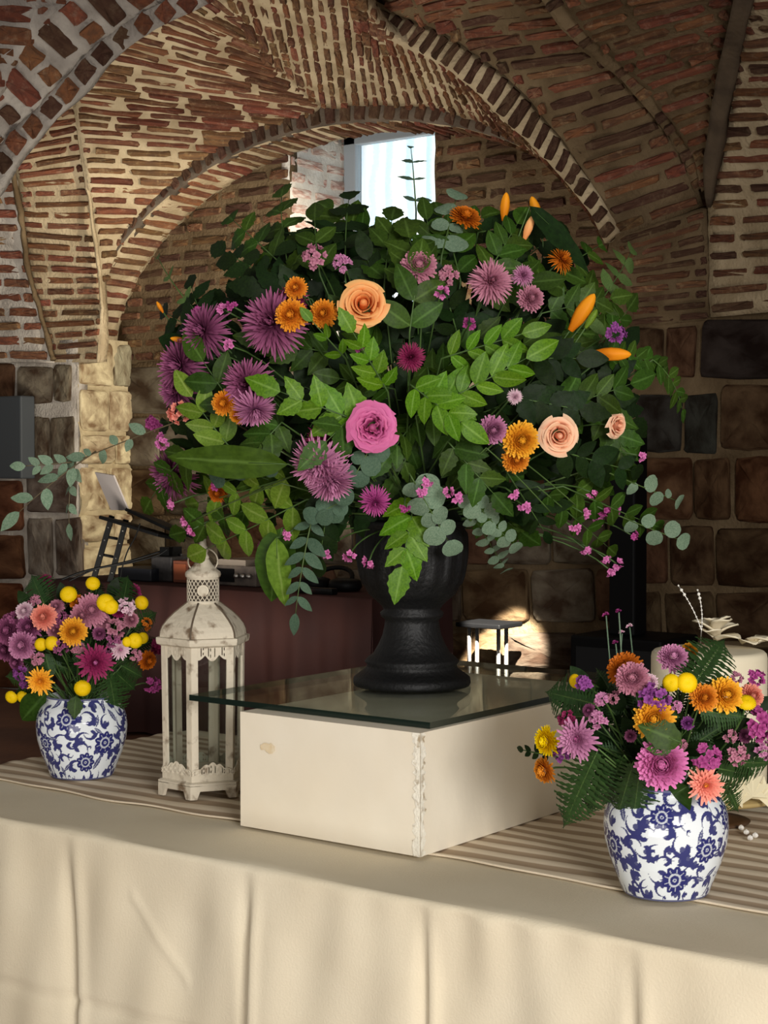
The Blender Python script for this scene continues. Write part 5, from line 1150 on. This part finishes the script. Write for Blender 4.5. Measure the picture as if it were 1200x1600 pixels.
spray(B, (350, 540), (262, 490), 4, 50, 'serrate', 'dark', 'dim dark green spray at the outer edge before the niche wall', off0=.1, off1=.06)
spray(B, (330, 520), (300, 450), 3, 46, 'serrate', 'dark', 'dim dark spray above the outermost purple blooms', off0=.12, off1=.1)
spray(B, (300, 480), (248, 404), 2, 24, 'lance', 'olive', 'single thin stalk with tiny leaves leaning out to the niche edge', off0=.1, off1=.1, wid=1.2)
spray(B, (300, 700), (236, 780), 3, 52, 'serrate', 'mid', 'green leaves at the outer edge below the lower purple spider bloom', off0=.05, off1=.02)
# eucalyptus
def euc(p0, p1, n, lp, label, lm='euc', kind='round', **k): return spray(B, p0, p1, n, lp, kind, lm, label, name='eucalyptus_sprig', ang=k.pop('ang', 62), smat=m_stemw if k.pop('brown', False) else LF['olive'], lj=.25, **k)
euc((690, 400), (712, 312), 3, 36, 'grey eucalyptus cluster at the top between window and lily buds', off0=.06, off1=.03, face=.8)
euc((650, 330), (642, 232), 3, 30, 'slender eucalyptus sprig standing up before the bright window', 'eucd', 'lance', off0=.12, off1=.12, wid=1.1)
euc((590, 680), (545, 760), 3, 34, 'grey eucalyptus below the pink rose next to the purple spider bloom', 'eucd', off0=.0, off1=-.04, face=.8)
euc((640, 740), (700, 845), 4, 34, 'pale eucalyptus cluster hanging at the urn rim', off0=.02, off1=-.05, face=.85, Y1=3.13)
euc((720, 760), (800, 850), 6, 25, 'grey eucalyptus sprig hanging right of the urn, upper one', off0=.03, off1=-.02, face=.8)
euc((730, 790), (790, 890), 6, 23, 'grey eucalyptus sprig hanging right of the urn, lowest one', off0=.03, off1=.0, face=.8)
euc((430, 700), (350, 740), 3, 36, 'grey green eucalyptus leaves above the light green spray', 'eucd', off0=.0, off1=-.03)
euc((490, 800), (462, 958), 6, 36, 'grey eucalyptus sprig hanging lowest, down toward the maroon cloth', 'eucd', 'oval', off0=.02, Y1=3.14, wid=.8)
euc((540, 780), (500, 800), 3, 30, 'dark eucalyptus leaves tucked under the purple spider bloom', 'eucd', off0=.0, off1=-.03)
euc((330, 640), (120, 720), 5, 30, 'long eucalyptus branch reaching out over the pier, main stem', 'euc', 'oval', off0=.06, off1=-.02, brown=True, t0=.45, Y1=3.30, alt=True)
spray(B, (150, 705), (30, 800), 5, 40, 'oval', 'euc', 'tip of the long eucalyptus branch, hanging toward the red stones', name='eucalyptus_sprig', Y0=3.30, Y1=3.26, off0=0, stem=False, alt=True, wid=.9, smat=m_stemw)
spray(B, (118, 722), (108, 818), 3, 26, 'oval', 'euc', 'short eucalyptus side shoot hanging straight down before the pier', name='eucalyptus_sprig', Y0=3.30, Y1=3.28, stem=False, smat=m_stemw)
spray(B, (112, 722), (40, 728), 3, 26, 'oval', 'euc', 'upper side shoot of the long eucalyptus branch by the grey cabinet', name='eucalyptus_sprig', Y0=3.30, Y1=3.28, stem=False, smat=m_stemw)
euc((930, 730), (1056, 782), 4, 26, 'thin eucalyptus sprig reaching out to the dark wall, upper', off0=.05, off1=.0, t0=.4, alt=True)
euc((930, 790), (1058, 842), 4, 28, 'thin eucalyptus sprig reaching out to the dark wall, lower', off0=.05, off1=.0, t0=.4, alt=True)
# roses
flower(B, 'rose', 568, 474, 42, 'peach', 'large peach rose above the bright green sprays', off=-.05, face=.75, nrm=(CAM - PY(568, 474, 3)) * .5 + ZUP * .35)
flower(B, 'rose', 582, 668, 40, 'rosepink', 'full pink garden rose at the middle of the arrangement', off=-.06, face=.9)
flower(B, 'rose', 874, 681, 34, 'blush', 'blush peach rose beside the orange chrysanthemums', off=-.02, face=.8)
flower(B, 'rose', 966, 665, 22, 'blush', 'half hidden peach bloom at the outer edge behind the leaves', off=.06, face=.3)
# orange chrysanthemums
O = lambda px, py, s, lb, c='orange', k='mum', **q: flower(B, k, px, py, s, c, lb, **q)
O(454, 492, 28, 'orange chrysanthemum at the lower end of the upright orange pair', off=-.05); O(462, 450, 20, 'small orange chrysanthemum topping the upright orange pair', off=-.04)
O(505, 490, 25, 'orange chrysanthemum right next to the large peach rose', off=-.02); O(349, 630, 22, 'orange chrysanthemum between curled leaves and a purple spider bloom', off=-.05); O(372, 648, 16, 'small orange chrysanthemum tucked under its larger neighbour', off=-.04)
O(814, 688, 32, 'large orange chrysanthemum beside the blush rose', off=-.05, c='amber'); O(806, 718, 24, 'orange chrysanthemum hanging just below the larger one', off=-.04)
O(728, 338, 28, 'rust orange chrysanthemum seen from the side near the eucalyptus at the top', c='rust', off=.02, face=.2, asp=.7); O(878, 406, 26, 'rust orange bloom hanging half hidden under the slanting leaf', c='rust', off=.0, face=.2, k='spider'); O(340, 770, 18, 'dim orange bloom deep among the leaves above the lantern', c='rust', off=.05)
# lilies
def bud(px, py, s, ang, lb, c='lily', off=0.0): 
    d = RIGHT * math.cos(ang) + UP * math.sin(ang) - FWD * .25
    return flower(B, 'lily', px, py, s, c, lb, off=off, nrm=d)
bud(910, 488, 34, math.radians(57), 'tilted orange lily bud at the outer side', off=-.03); bud(955, 553, 31, math.radians(-3), 'level orange lily bud pointing at the wall', off=-.02)
bud(789, 323, 22, math.radians(85), 'upright orange lily bud at the top, left of the open one', off=0); bud(838, 330, 24, math.radians(110), 'orange lily bud at the top behind the long dark leaf', off=0); bud(826, 356, 20, math.radians(70), 'pale orange lily petal below the upper lily bud', c='peach')
bud(280, 531, 14, math.radians(170), 'small orange bud among the outermost purple blooms', off=-.02); bud(250, 480, 10, math.radians(120), 'tiny orange bud on the dim outer edge', off=.02)
q_ = flower(B, 'lily', 924, 498, 17, 'lily', 'small green lily bud against the tilted orange one', off=-.05, nrm=RIGHT * .5 + UP * .8 - FWD * .2)
for ch in q_.children:
    if ch.name.startswith('bud'): ch.material_slots[0].link = 'OBJECT'; ch.material_slots[0].material = LF['lime']; ch['label'] = 'green closed bud'
# purple spider chrysanthemums
S = lambda px, py, s, lb, c='plum', k='spider', **q: flower(B, k, px, py, s * (1.2 if k == 'spider' and s > 30 else 1.05), c, lb, **q)
S(318, 518, 44, 'purple spider chrysanthemum, uppermost of the outer cluster', off=-.03, face=.4); S(282, 572, 46, 'purple spider chrysanthemum in the middle of the outer cluster', off=-.02, face=.35); S(276, 610, 36, 'purple spider chrysanthemum at the foot of the outer cluster', off=.0, face=.35)
S(425, 505, 54, 'large deep purple spider chrysanthemum behind the orange pair', off=-.01, face=.55); S(385, 600, 42, 'purple spider chrysanthemum above the small orange bloom', off=-.03, face=.6); S(398, 640, 36, 'lighter purple spider chrysanthemum pointing down beside the small orange bloom', 'lilac', off=-.06, face=.4, nrm=-UP * .8 - FWD * .6 + RIGHT * .2)
S(268, 742, 44, 'purple spider chrysanthemum at the outer edge under the long dark leaf', off=-.02, face=.4); S(455, 470, 30, 'dark purple spider bloom close behind the orange pair', 'maroon', off=.04)
S(498, 728, 48, 'pale purple spider chrysanthemum below the broad leaves', 'lilac', off=-.06, face=.55, nrm=-FWD * .7 - UP * .7 - RIGHT * .25); S(517, 752, 42, 'pink purple spider chrysanthemum hanging lowest of the middle pair', 'lilac', off=-.06, nrm=-FWD * .6 - UP * .8 + RIGHT * .2); S(510, 690, 34, 'dark maroon spider bloom tucked above the pale purple pair', 'maroon', off=.0)
S(586, 785, 28, 'purple spider bloom at the urn rim left of the hanging spray', 'magenta', off=-.04, nrm=-FWD - UP * .4); S(642, 558, 26, 'dark magenta spider bloom between the bright sprays', 'maroon', off=-.02); S(655, 415, 30, 'round purple chrysanthemum just below the window', 'dusty', 'mum', off=-.02, face=.4, asp=.8)
S(768, 440, 36, 'mauve spider bloom near the top, left of the lilac one', 'dusty', off=.0); S(818, 430, 20, 'lilac bloom half open under the slanting leaf', 'lilac', off=-.02); S(770, 672, 24, 'lilac bloom touching the large orange chrysanthemum', 'lilac', 'mum', off=-.04, asp=1.2); S(830, 466, 22, 'dim dusty pink bloom under the lilac one', 'dusty', 'mum', off=.03); S(805, 620, 14, 'small lilac spider bloom below the largest spray', 'pale', off=-.03)
# statice and waxflowers
W = lambda px, py, s, c, lb, k='tiny', off=-.02, **q: flower(B, k, px, py, s, c, lb, off=off, **q)
W(492, 402, 22, 'dusty', 'mauve statice cluster left above the large peach rose', 'cluster'); W(536, 412, 18, 'lilac', 'lilac statice floret above the large peach rose', 'cluster'); W(961, 521, 20, 'purple', 'violet statice above the level orange lily bud', 'cluster'); W(700, 430, 20, 'dusty', 'mauve statice right of the round purple bloom', 'cluster', off=.03)
W(245, 660, 20, 'magenta', 'pink statice at the outer edge by the sunlit pier, upper', 'statall', off=0); W(255, 690, 16, 'pink', 'pink statice at the outer edge by the sunlit pier, lower', 'cluster', off=0); W(280, 645, 20, 'salmon', 'coral pink bloom below the outer purple cluster', 'cluster')
wx = [(925, 770), (912, 802), (944, 797), (935, 812), (915, 858), (990, 838), (965, 882), (945, 872), (952, 890), (898, 825), (960, 795), (1000, 712), (450, 835), (512, 865), (577, 878), (412, 855), (270, 787), (292, 815), (300, 828), (348, 483), (362, 478), (310, 487), (358, 540), (338, 758), (667, 752), (700, 770), (660, 768), (712, 776), (632, 792), (780, 790), (800, 770), (820, 792), (546, 870), (735, 505), (690, 455), (560, 545)]
ORD = 'first second third fourth fifth sixth seventh eighth ninth tenth eleventh twelfth thirteenth fourteenth fifteenth sixteenth seventeenth'.split()
names_ = ['under the blush rose', 'hanging before the loudspeaker column', 'near the low green spray', 'at the edge of the low green spray', 'lowest on the hanging stems', 'toward the dark wall', 'above the loudspeaker', 'above the loudspeaker base']
for i, (px, py) in enumerate(wx):
    g_ = 'tiny pink waxflowers right of the urn' if px > 760 else ('tiny pink waxflowers left of the urn' if px < 600 else 'tiny pink waxflowers at the urn rim')
    lb = {0: 'tiny pink waxflower hanging on a thin stem right of the urn', 1: 'tiny pink waxflower among the leaves left of the urn', 2: 'tiny pink waxflower close above the urn rim'}[0 if px > 760 else (1 if px < 600 else 2)]
    sel = [q for q in wx if (q[0] > 760) == (px > 760) and (q[0] < 600) == (px < 600)]; k_ = sorted(sel, key=lambda q: q[1]).index((px, py)); lb = 'tiny pink waxflower, %s from top among those ' % ORD[k_] + ('right of the urn' if px > 760 else ('left of the urn' if px < 600 else 'at the urn rim'))
    flower(B, 'tiny', px, py, random.uniform(10, 14), random.choice(['pink', 'pink', 'magenta']), lb, off=-.03 if i % 2 else -.05, face=.4, group=g_, Y=3.15 if (py > 840 and 440 < px < 760) else None)
# long bare stems crossing the front
for a, b_, lb in (((440, 755), (300, 815), 'pale bare stem slanting across the leaves above the lantern'), ((470, 740), (330, 800), 'pale bare stem crossing just above the other one'), ((760, 700), (860, 800), 'thin green bare stem arching below the orange blooms'), ((775, 690), (900, 790), 'thin green bare stem arching toward the tiny pink flowers')):
    P0, P1 = B.at(*a, -.03), B.at(*b_, -.04); q = MB(); q.tube([p - P0 for p in [B.anchor, (B.anchor + P0) / 2] + bez(P0, (P0 + P1) / 2 + ZUP * .008, P1, 8)], .0014, 5); o = q.link('bare_stem', LF['olive'], None, True, Matrix.Translation(P0)); tag(o, lb, 'stem')

# ------------------------------------------------------------------ nearer jar
B = BRT
for i in range(30):
    a = i * 2.39996; rr = math.sqrt((i + .5) / 30) * .82; px, py = B.cx + B.rx * rr * math.cos(a), B.cy + B.ry * rr * math.sin(a) * (1 if math.sin(a) < 0 else .72); ang = math.atan2(py - B.cy - 60, px - B.cx)
    if px > 1005 and py < 1075: continue
    frond(B, (px - math.cos(ang) * 50, py - math.sin(ang) * 50), (px + math.cos(ang) * 34, py + math.sin(ang) * 34), 'dark fern filling the bouquet in the nearer jar', 'dark' if i % 2 else 'fern', .09, .05, .9, group='filler ferns of the nearer bouquet')
for i in range(14):
    a = i * 2.39996 + 1; rr = math.sqrt((i + .5) / 14) * .75; px, py = B.cx + B.rx * rr * math.cos(a), B.cy + B.ry * rr * math.sin(a) * (1 if math.sin(a) < 0 else .7); ang = math.atan2(py - B.cy - 60, px - B.cx)
    if px > 1005 and py < 1085: continue
    spray(B, (px - math.cos(ang) * 50, py - math.sin(ang) * 50), (px + math.cos(ang) * 20, py + math.sin(ang) * 20), 3, 44, 'oval', 'dark', 'dark leafy sprig filling the bouquet in the nearer jar', off0=.12, off1=.06, group='filler sprigs of the nearer bouquet')
frond(B, (1080, 1075), (1140, 988), 'bright fern frond standing up against the ivory cake', off0=.0, off1=.0, wid=1.3, face=.7); frond(B, (1070, 1062), (1088, 1010), 'short fern frond left of the tall one before the cake', off0=.02)
frond(B, (935, 1170), (872, 1305), 'long fern frond drooping past the plinth corner', off0=-.02, off1=-.03, wid=.9, face=.8); frond(B, (945, 1185), (912, 1285), 'second drooping fern frond beside the long one', off0=-.01, off1=-.03, wid=.85, face=.8)
frond(B, (930, 1100), (842, 1078), 'fern frond reaching over the glass corner', off0=.03, off1=.02, wid=1.3); frond(B, (930, 1120), (862, 1120), 'fern frond just below the one over the glass corner', off0=.03, off1=.02, wid=1.2)
frond(B, (990, 1190), (960, 1290), 'feathery fern hanging over the jar shoulder', off0=-.02, off1=-.03, wid=.8, face=.8); frond(B, (1000, 1200), (985, 1310), 'feathery fern hanging lowest over the jar front', off0=-.02, off1=-.02, wid=.8, face=.8); frond(B, (975, 1180), (935, 1270), 'feathery fern at the jar side nearest the plinth', off0=0, off1=-.01, wid=.9)
frond(B, (1090, 1110), (1170, 1120), 'fern frond between the amber blooms and the magenta statice', off0=.0, off1=-.02, wid=1.3); frond(B, (1120, 1200), (1190, 1215), 'fern frond hanging toward the ivory leaves', off0=.0, off1=.0, wid=1.3); frond(B, (1130, 1220), (1160, 1275), 'thin fern tip below the salmon bloom', off0=.03, off1=.02); frond(B, (1150, 1190), (1215, 1195), 'fern frond at the outer side of the nearer bouquet', off0=.02, off1=.02, wid=1.2); frond(B, (1000, 1115), (1060, 1120), 'fern frond under the violet statice', off0=.0, off1=-.03, wid=1.2)
single_leaf(B, (1075, 1228), (1005, 1272), 'oval', 'mid', 'broad smooth green leaf lying on the jar shoulder', wid=1.15, off0=-.01, off1=-.02, face=.8); single_leaf(B, (1065, 1160), (1000, 1135), 'serrate', 'mid', 'broad green leaf covering part of an orange bloom', wid=1.1, off0=-.05, off1=-.06, face=.8); single_leaf(B, (1050, 1170), (1010, 1170), 'serrate', 'mid', 'small green leaf below the leaf covering the orange bloom', wid=1.1, off0=-.05, off1=-.05, face=.8)
spray(B, (862, 1180), (818, 1172), 3, 20, 'lance', 'dark', 'small dark sprig poking out over the white plinth', off0=.02, off1=.02, wid=1.6)
F = lambda k, px, py, s, c, lb, off=-.03, **q: flower(BRT, k, px, py, s * (1.12 if k != 'button' else 1), c, lb, off=off, **q)
F('button', 1049, 1067, 14, 'yellow', 'yellow button bloom, left one of the pair before the cake', nrm=-FWD + UP * .2 - RIGHT * .5); F('button', 1073, 1067, 16, 'yellow', 'larger yellow button bloom of the pair before the cake', off=-.04); F('button', 899, 1064, 11, 'yellow', 'yellow button bloom by the glass corner', off=0, nrm=-RIGHT - FWD * .8); F('button', 1166, 1099, 15, 'yellow', 'yellow button bloom under the amber pair', nrm=UP - FWD * .8)
F('mum', 975, 1044, 28, 'rust', 'rust orange chrysanthemum behind the dusty mauve one', off=.01, face=.3, asp=.8); F('mum', 988, 1060, 27, 'dusty', 'dusty mauve chrysanthemum in front of the rust orange one', off=-.03, face=.4, asp=.9); F('mum', 1014, 1066, 14, 'pale', 'small greyish bloom beside the dusty mauve one', off=-.02)
F('mum', 1022, 1124, 32, 'amber', 'orange bloom partly covered by a green leaf', off=-.03); F('mum', 1134, 1086, 28, 'amber', 'large amber bloom right of the yellow pair'); F('mum', 1100, 1090, 22, 'orange', 'orange bloom between the yellow pair and the amber one')
F('mum', 853, 1158, 23, 'yellow', 'yellow chrysanthemum overhanging the plinth', face=.3); F('mum', 850, 1204, 21, 'orange', 'orange chrysanthemum below the yellow one, overhanging the plinth', face=.35)
F('daisy', 902, 1155, 33, 'lilac', 'purple pink daisy chrysanthemum next to the yellow one', face=.6); F('mum', 1034, 1194, 40, 'pink', 'largest pink chrysanthemum low at the front of the nearer bouquet', face=.7, off=-.05); F('daisy', 1103, 1227, 29, 'salmon', 'salmon daisy chrysanthemum resting on the jar shoulder', face=.75, off=-.04)
F('mum', 1052, 1027, 24, 'lilac', 'lilac bloom at the top before the cake', off=0, face=.4, asp=.8); F('mum', 1077, 1017, 14, 'amber', 'small amber bloom peeking behind the lilac one', off=.03)
F('cluster', 1022, 1094, 25, 'purple', 'violet statice cluster at the middle above the leaf covered bloom', off=-.03); F('statall', 915, 1068, 18, 'purple', 'violet statice spike by the glass corner', off=0); F('statall', 940, 1092, 16, 'lilac', 'lilac statice spike between rust bloom and purple daisy', off=-.02); F('cluster', 936, 1125, 16, 'lilac', 'lilac statice tuft just right of the purple daisy', off=-.02)
F('cluster', 1103, 1183, 24, 'magenta', 'magenta statice above the salmon daisy', asp=.6); F('cluster', 1186, 1130, 28, 'magenta', 'deep magenta statice at the outer side', off=-.02); F('mum', 1174, 1088, 20, 'salmon', 'dusty salmon bloom beside the lowest yellow button', off=0); F('cluster', 1180, 1060, 16, 'magenta', 'small magenta statice before the cake side', off=0); F('cluster', 1152, 1180, 17, 'dusty', 'dusty pink tuft right of the magenta statice', off=-.02); F('cluster', 1193, 1172, 15, 'lilac', 'lilac tuft at the frame edge below the deep magenta statice', off=0); F('cluster', 886, 1124, 14, 'maroon', 'maroon tuft above the purple daisy', off=.01); F('cluster', 1058, 1105, 10, 'lilac', 'small lilac bud right of the violet statice', off=-.03); F('cluster', 878, 1178, 15, 'purple', 'violet tuft between the plinth blooms and the purple daisy', off=0)
for px, py, x0, y0, lb in ((947, 962, 953, 1035, 'thin straight stalk with pink tuft before the speaker column, leftmost'), (967, 957, 972, 1040, 'thin straight stalk with pink tuft, tallest before the speaker column'), (972, 990, 968, 1040, 'short straight stalk with white tuft between the tall ones'), (984, 980, 990, 1038, 'thin straight stalk with pale tip, rightmost by the speaker column'), (962, 1006, 966, 1040, 'shortest straight stalk with magenta tuft')):
    P = PY(px, py, 2.66); e = empty('tufted_stalk', Matrix.Translation(P), lb, 'flower'); link('tuft', random.choice(TINY), PET['pale' if 'white' in lb or 'pale' in lb else 'magenta'], e, frame(UP, RIGHT, Vector((0, 0, 0))) @ Matrix.Diagonal((.007, .007, .007, 1)))
    q = MB(); q.tube([Vector((0, 0, 0)), PY(x0, y0, 2.65) - P, BRT.anchor - P], .0012, 5); q.link('stem', LF['euc'], e)

# ------------------------------------------------------------------ farther jar
B = BLT
for i in range(26):
    a = i * 2.39996; rr = math.sqrt((i + .5) / 26) * .85; px, py = B.cx + B.rx * rr * math.cos(a), B.cy + B.ry * rr * math.sin(a) * (1 if math.sin(a) < 0 else .75); ang = math.atan2(py - B.cy - 50, px - B.cx)
    frond(B, (px - math.cos(ang) * 40, py - math.sin(ang) * 40), (px + math.cos(ang) * 26, py + math.sin(ang) * 26), 'dark fern filling the bouquet in the farther jar', 'dark' if i % 2 else 'fern', .09, .05, .9, group='filler ferns of the farther bouquet')
for i in range(10):
    a = i * 2.39996 + 1; rr = math.sqrt((i + .5) / 10) * .7; px, py = B.cx + B.rx * rr * math.cos(a), B.cy + B.ry * rr * math.sin(a) * (1 if math.sin(a) < 0 else .7); ang = math.atan2(py - B.cy - 50, px - B.cx)
    spray(B, (px - math.cos(ang) * 36, py - math.sin(ang) * 36), (px + math.cos(ang) * 14, py + math.sin(ang) * 14), 3, 34, 'oval', 'dark', 'dark leafy sprig filling the bouquet in the farther jar', off0=.12, off1=.06, group='filler sprigs of the farther bouquet')
for p0, p1, lb in (((70, 945), (44, 892), 'fern frond rising at the top beside the magenta bloom'), ((66, 950), (60, 905), 'short fern frond at the top beside the rising one'), ((190, 950), (204, 893), 'fern frond rising before the maroon cloth'), ((205, 980), (250, 955), 'fern frond leaning toward the lantern, upper'), ((190, 1040), (226, 1060), 'fern frond under the pale pink bloom'), ((170, 1050), (186, 1130), 'fern frond hanging over the shoulder of the farther jar'), ((180, 1050), (215, 1082), 'fern frond leaning toward the lantern, lower'), ((60, 1070), (5, 1060), 'fern frond at the frame edge above the yellow pair'), ((120, 1000), (135, 1045), 'fern frond left of the magenta daisy'), ((70, 1020), (80, 1060), 'fern frond above the peach daisy')):
    frond(B, p0, p1, lb, off0=.02, off1=-.01 if 'rising' not in lb else .03, wid=1.3)
single_leaf(B, (72, 1082), (28, 1134), 'oval', 'mid', 'broad green leaf hanging beside the farther jar', wid=1.1, off0=.02, off1=.0); single_leaf(B, (62, 1078), (18, 1098), 'oval', 'dark', 'dark leaf behind the yellow pair at the frame edge', wid=1.0, off0=.03, off1=.02); single_leaf(B, (118, 1088), (116, 1124), 'serrate', 'mid', 'small leaf hanging over the front of the farther jar', wid=1.2, off0=-.04, off1=-.04, Y0=3.455, Y1=3.445)
F = lambda k, px, py, s, c, lb, off=-.02, **q: flower(BLT, k, px, py, s * (1.15 if k != 'button' else 1), c, lb, off=off, **q)
yb = [(145, 912, 11, 'yellow button bloom, topmost of the farther bouquet'), (107, 929, 13, 'yellow button bloom upper left of the farther bouquet'), (165, 942, 14, 'large yellow button bloom at the top before the maroon cloth'), (173, 948, 12, 'yellow button bloom tucked behind the large one'), (221, 942, 11, 'yellow button bloom alone nearest the lantern top'), (64, 1007, 10, 'yellow button bloom, left of the middle pair'), (81, 1005, 11, 'yellow button bloom, right of the middle pair'), (199, 1003, 8, 'small yellow button bloom, left of the trio'), (211, 1001, 12, 'yellow button bloom, largest of the trio'), (223, 997, 9, 'yellow button bloom, side of the trio toward the lantern'), (129, 1075, 13, 'yellow button bloom just above the jar rim'), (18, 1089, 10, 'yellow button bloom, outer one of the pair at the frame edge'), (36, 1089, 10, 'yellow button bloom, inner one of the pair at the frame edge')]
for px, py, s, lb in yb: F('button', px, py, s, 'yellow', lb, off=-.03 if 40 < px < 215 else 0)
F('mum', 231, 1032, 15, 'rust', 'rust yellow bloom seen from the side, nearest the lantern', off=0, face=.3); F('mum', 114, 987, 21, 'amber', 'amber chrysanthemum at the middle of the farther bouquet', off=-.04); F('daisy', 63, 1064, 21, 'amber', 'peach orange daisy low at the front of the farther bouquet', off=-.03, face=.75); F('daisy', 149, 1035, 28, 'maroon', 'large magenta red daisy at the front of the farther bouquet', off=-.04, face=.8)
F('mum', 34, 1008, 22, 'lilac', 'light pink chrysanthemum left of the middle yellow pair'); F('mum', 38, 955, 14, 'pale', 'pale pink bloom high at the outer side'); F('mum', 68, 964, 20, 'salmon', 'peach pink bloom high beside the pale pink one'); F('mum', 143, 953, 25, 'dusty', 'dusty maroon bloom left of the large yellow button', off=-.01, asp=.8); F('mum', 128, 962, 18, 'dusty', 'second dusty bloom just below the dusty maroon one', off=-.01); F('daisy', 188, 1015, 16, 'pale', 'white and pink bloom right of the magenta red daisy'); F('mum', 12, 985, 22, 'plum', 'plum bloom at the frame edge above the light pink one', off=0); F('mum', 45, 980, 20, 'plum', 'plum bloom between the pale pink and light pink ones', off=0); F('mum', 8, 1015, 18, 'plum', 'plum bloom at the frame edge beside the light pink one', off=.02)
F('cluster', 180, 983, 17, 'dusty', 'mauve statice between the trio and the amber bloom', off=-.02); F('cluster', 176, 1000, 13, 'plum', 'plum statice below the mauve one'); F('mum', 69, 908, 12, 'maroon', 'small magenta bloom high above the rest at the top', off=.03); F('cluster', 33, 1052, 13, 'purple', 'violet statice left of the peach orange daisy', off=0); F('cluster', 40, 1068, 9, 'purple', 'small violet tuft below the violet statice', off=0); F('cluster', 237, 1070, 14, 'magenta', 'pink statice at the lower side toward the lantern', off=.02); F('cluster', 197, 948, 14, 'pale', 'small white and pink tuft right of the large yellow button', off=0); F('mum', 207, 925, 14, 'maroon', 'dim maroon bloom high before the maroon cloth', off=.05); F('statall', 246, 1010, 18, 'maroon', 'dark red plume drooping next to the lantern', off=.04); F('cluster', 95, 1010, 13, 'plum', 'plum tuft between the yellow pair and the amber bloom'); F('cluster', 58, 1030, 12, 'dusty', 'dim mauve tuft below the middle yellow pair', off=0); F('mum', 120, 940, 12, 'rust', 'small rust bloom under the upper left yellow button', off=0)
# the crowd of dim small blooms between the others
for i, (px, py, s, c) in enumerate(((20, 968, 16, 'plum'), (25, 1035, 15, 'plum'), (55, 940, 12, 'dusty'), (88, 948, 14, 'dusty'), (98, 970, 15, 'plum'), (85, 985, 14, 'dusty'), (120, 1012, 13, 'dusty'), (160, 970, 15, 'dusty'), (172, 1020, 13, 'plum'), (205, 968, 14, 'dusty'), (212, 1025, 12, 'dusty'), (155, 990, 12, 'plum'), (50, 1005, 12, 'plum'), (185, 955, 12, 'maroon'), (228, 975, 12, 'rust'))):
    flower(BLT, 'mum' if i % 2 else 'cluster', px, py, s, c, 'small dim bloom between the larger ones of the farther bouquet, %s from its outer end' % ORD[sorted([20, 25, 55, 88, 98, 85, 120, 160, 172, 205, 212, 155, 50, 185, 228]).index(px)], off=.015, face=.4, group='dim small blooms of the farther bouquet')
for i, (px, py, s, c) in enumerate(((960, 1090, 13, 'dusty'), (1075, 1130, 12, 'purple'), (1140, 1150, 14, 'dusty'), (920, 1110, 12, 'plum'), (1150, 1060, 13, 'dusty'), (985, 1150, 11, 'plum'), (1065, 1165, 11, 'dusty'), (1165, 1150, 13, 'plum'))):
    flower(BRT, 'mum' if i % 2 else 'cluster', px, py, s, c, 'small dim bloom between the larger ones of the nearer bouquet, %s from the plinth' % ORD[sorted([960, 1075, 1140, 920, 1150, 985, 1065, 1165]).index(px)], off=.03, face=.4, group='dim small blooms of the nearer bouquet')
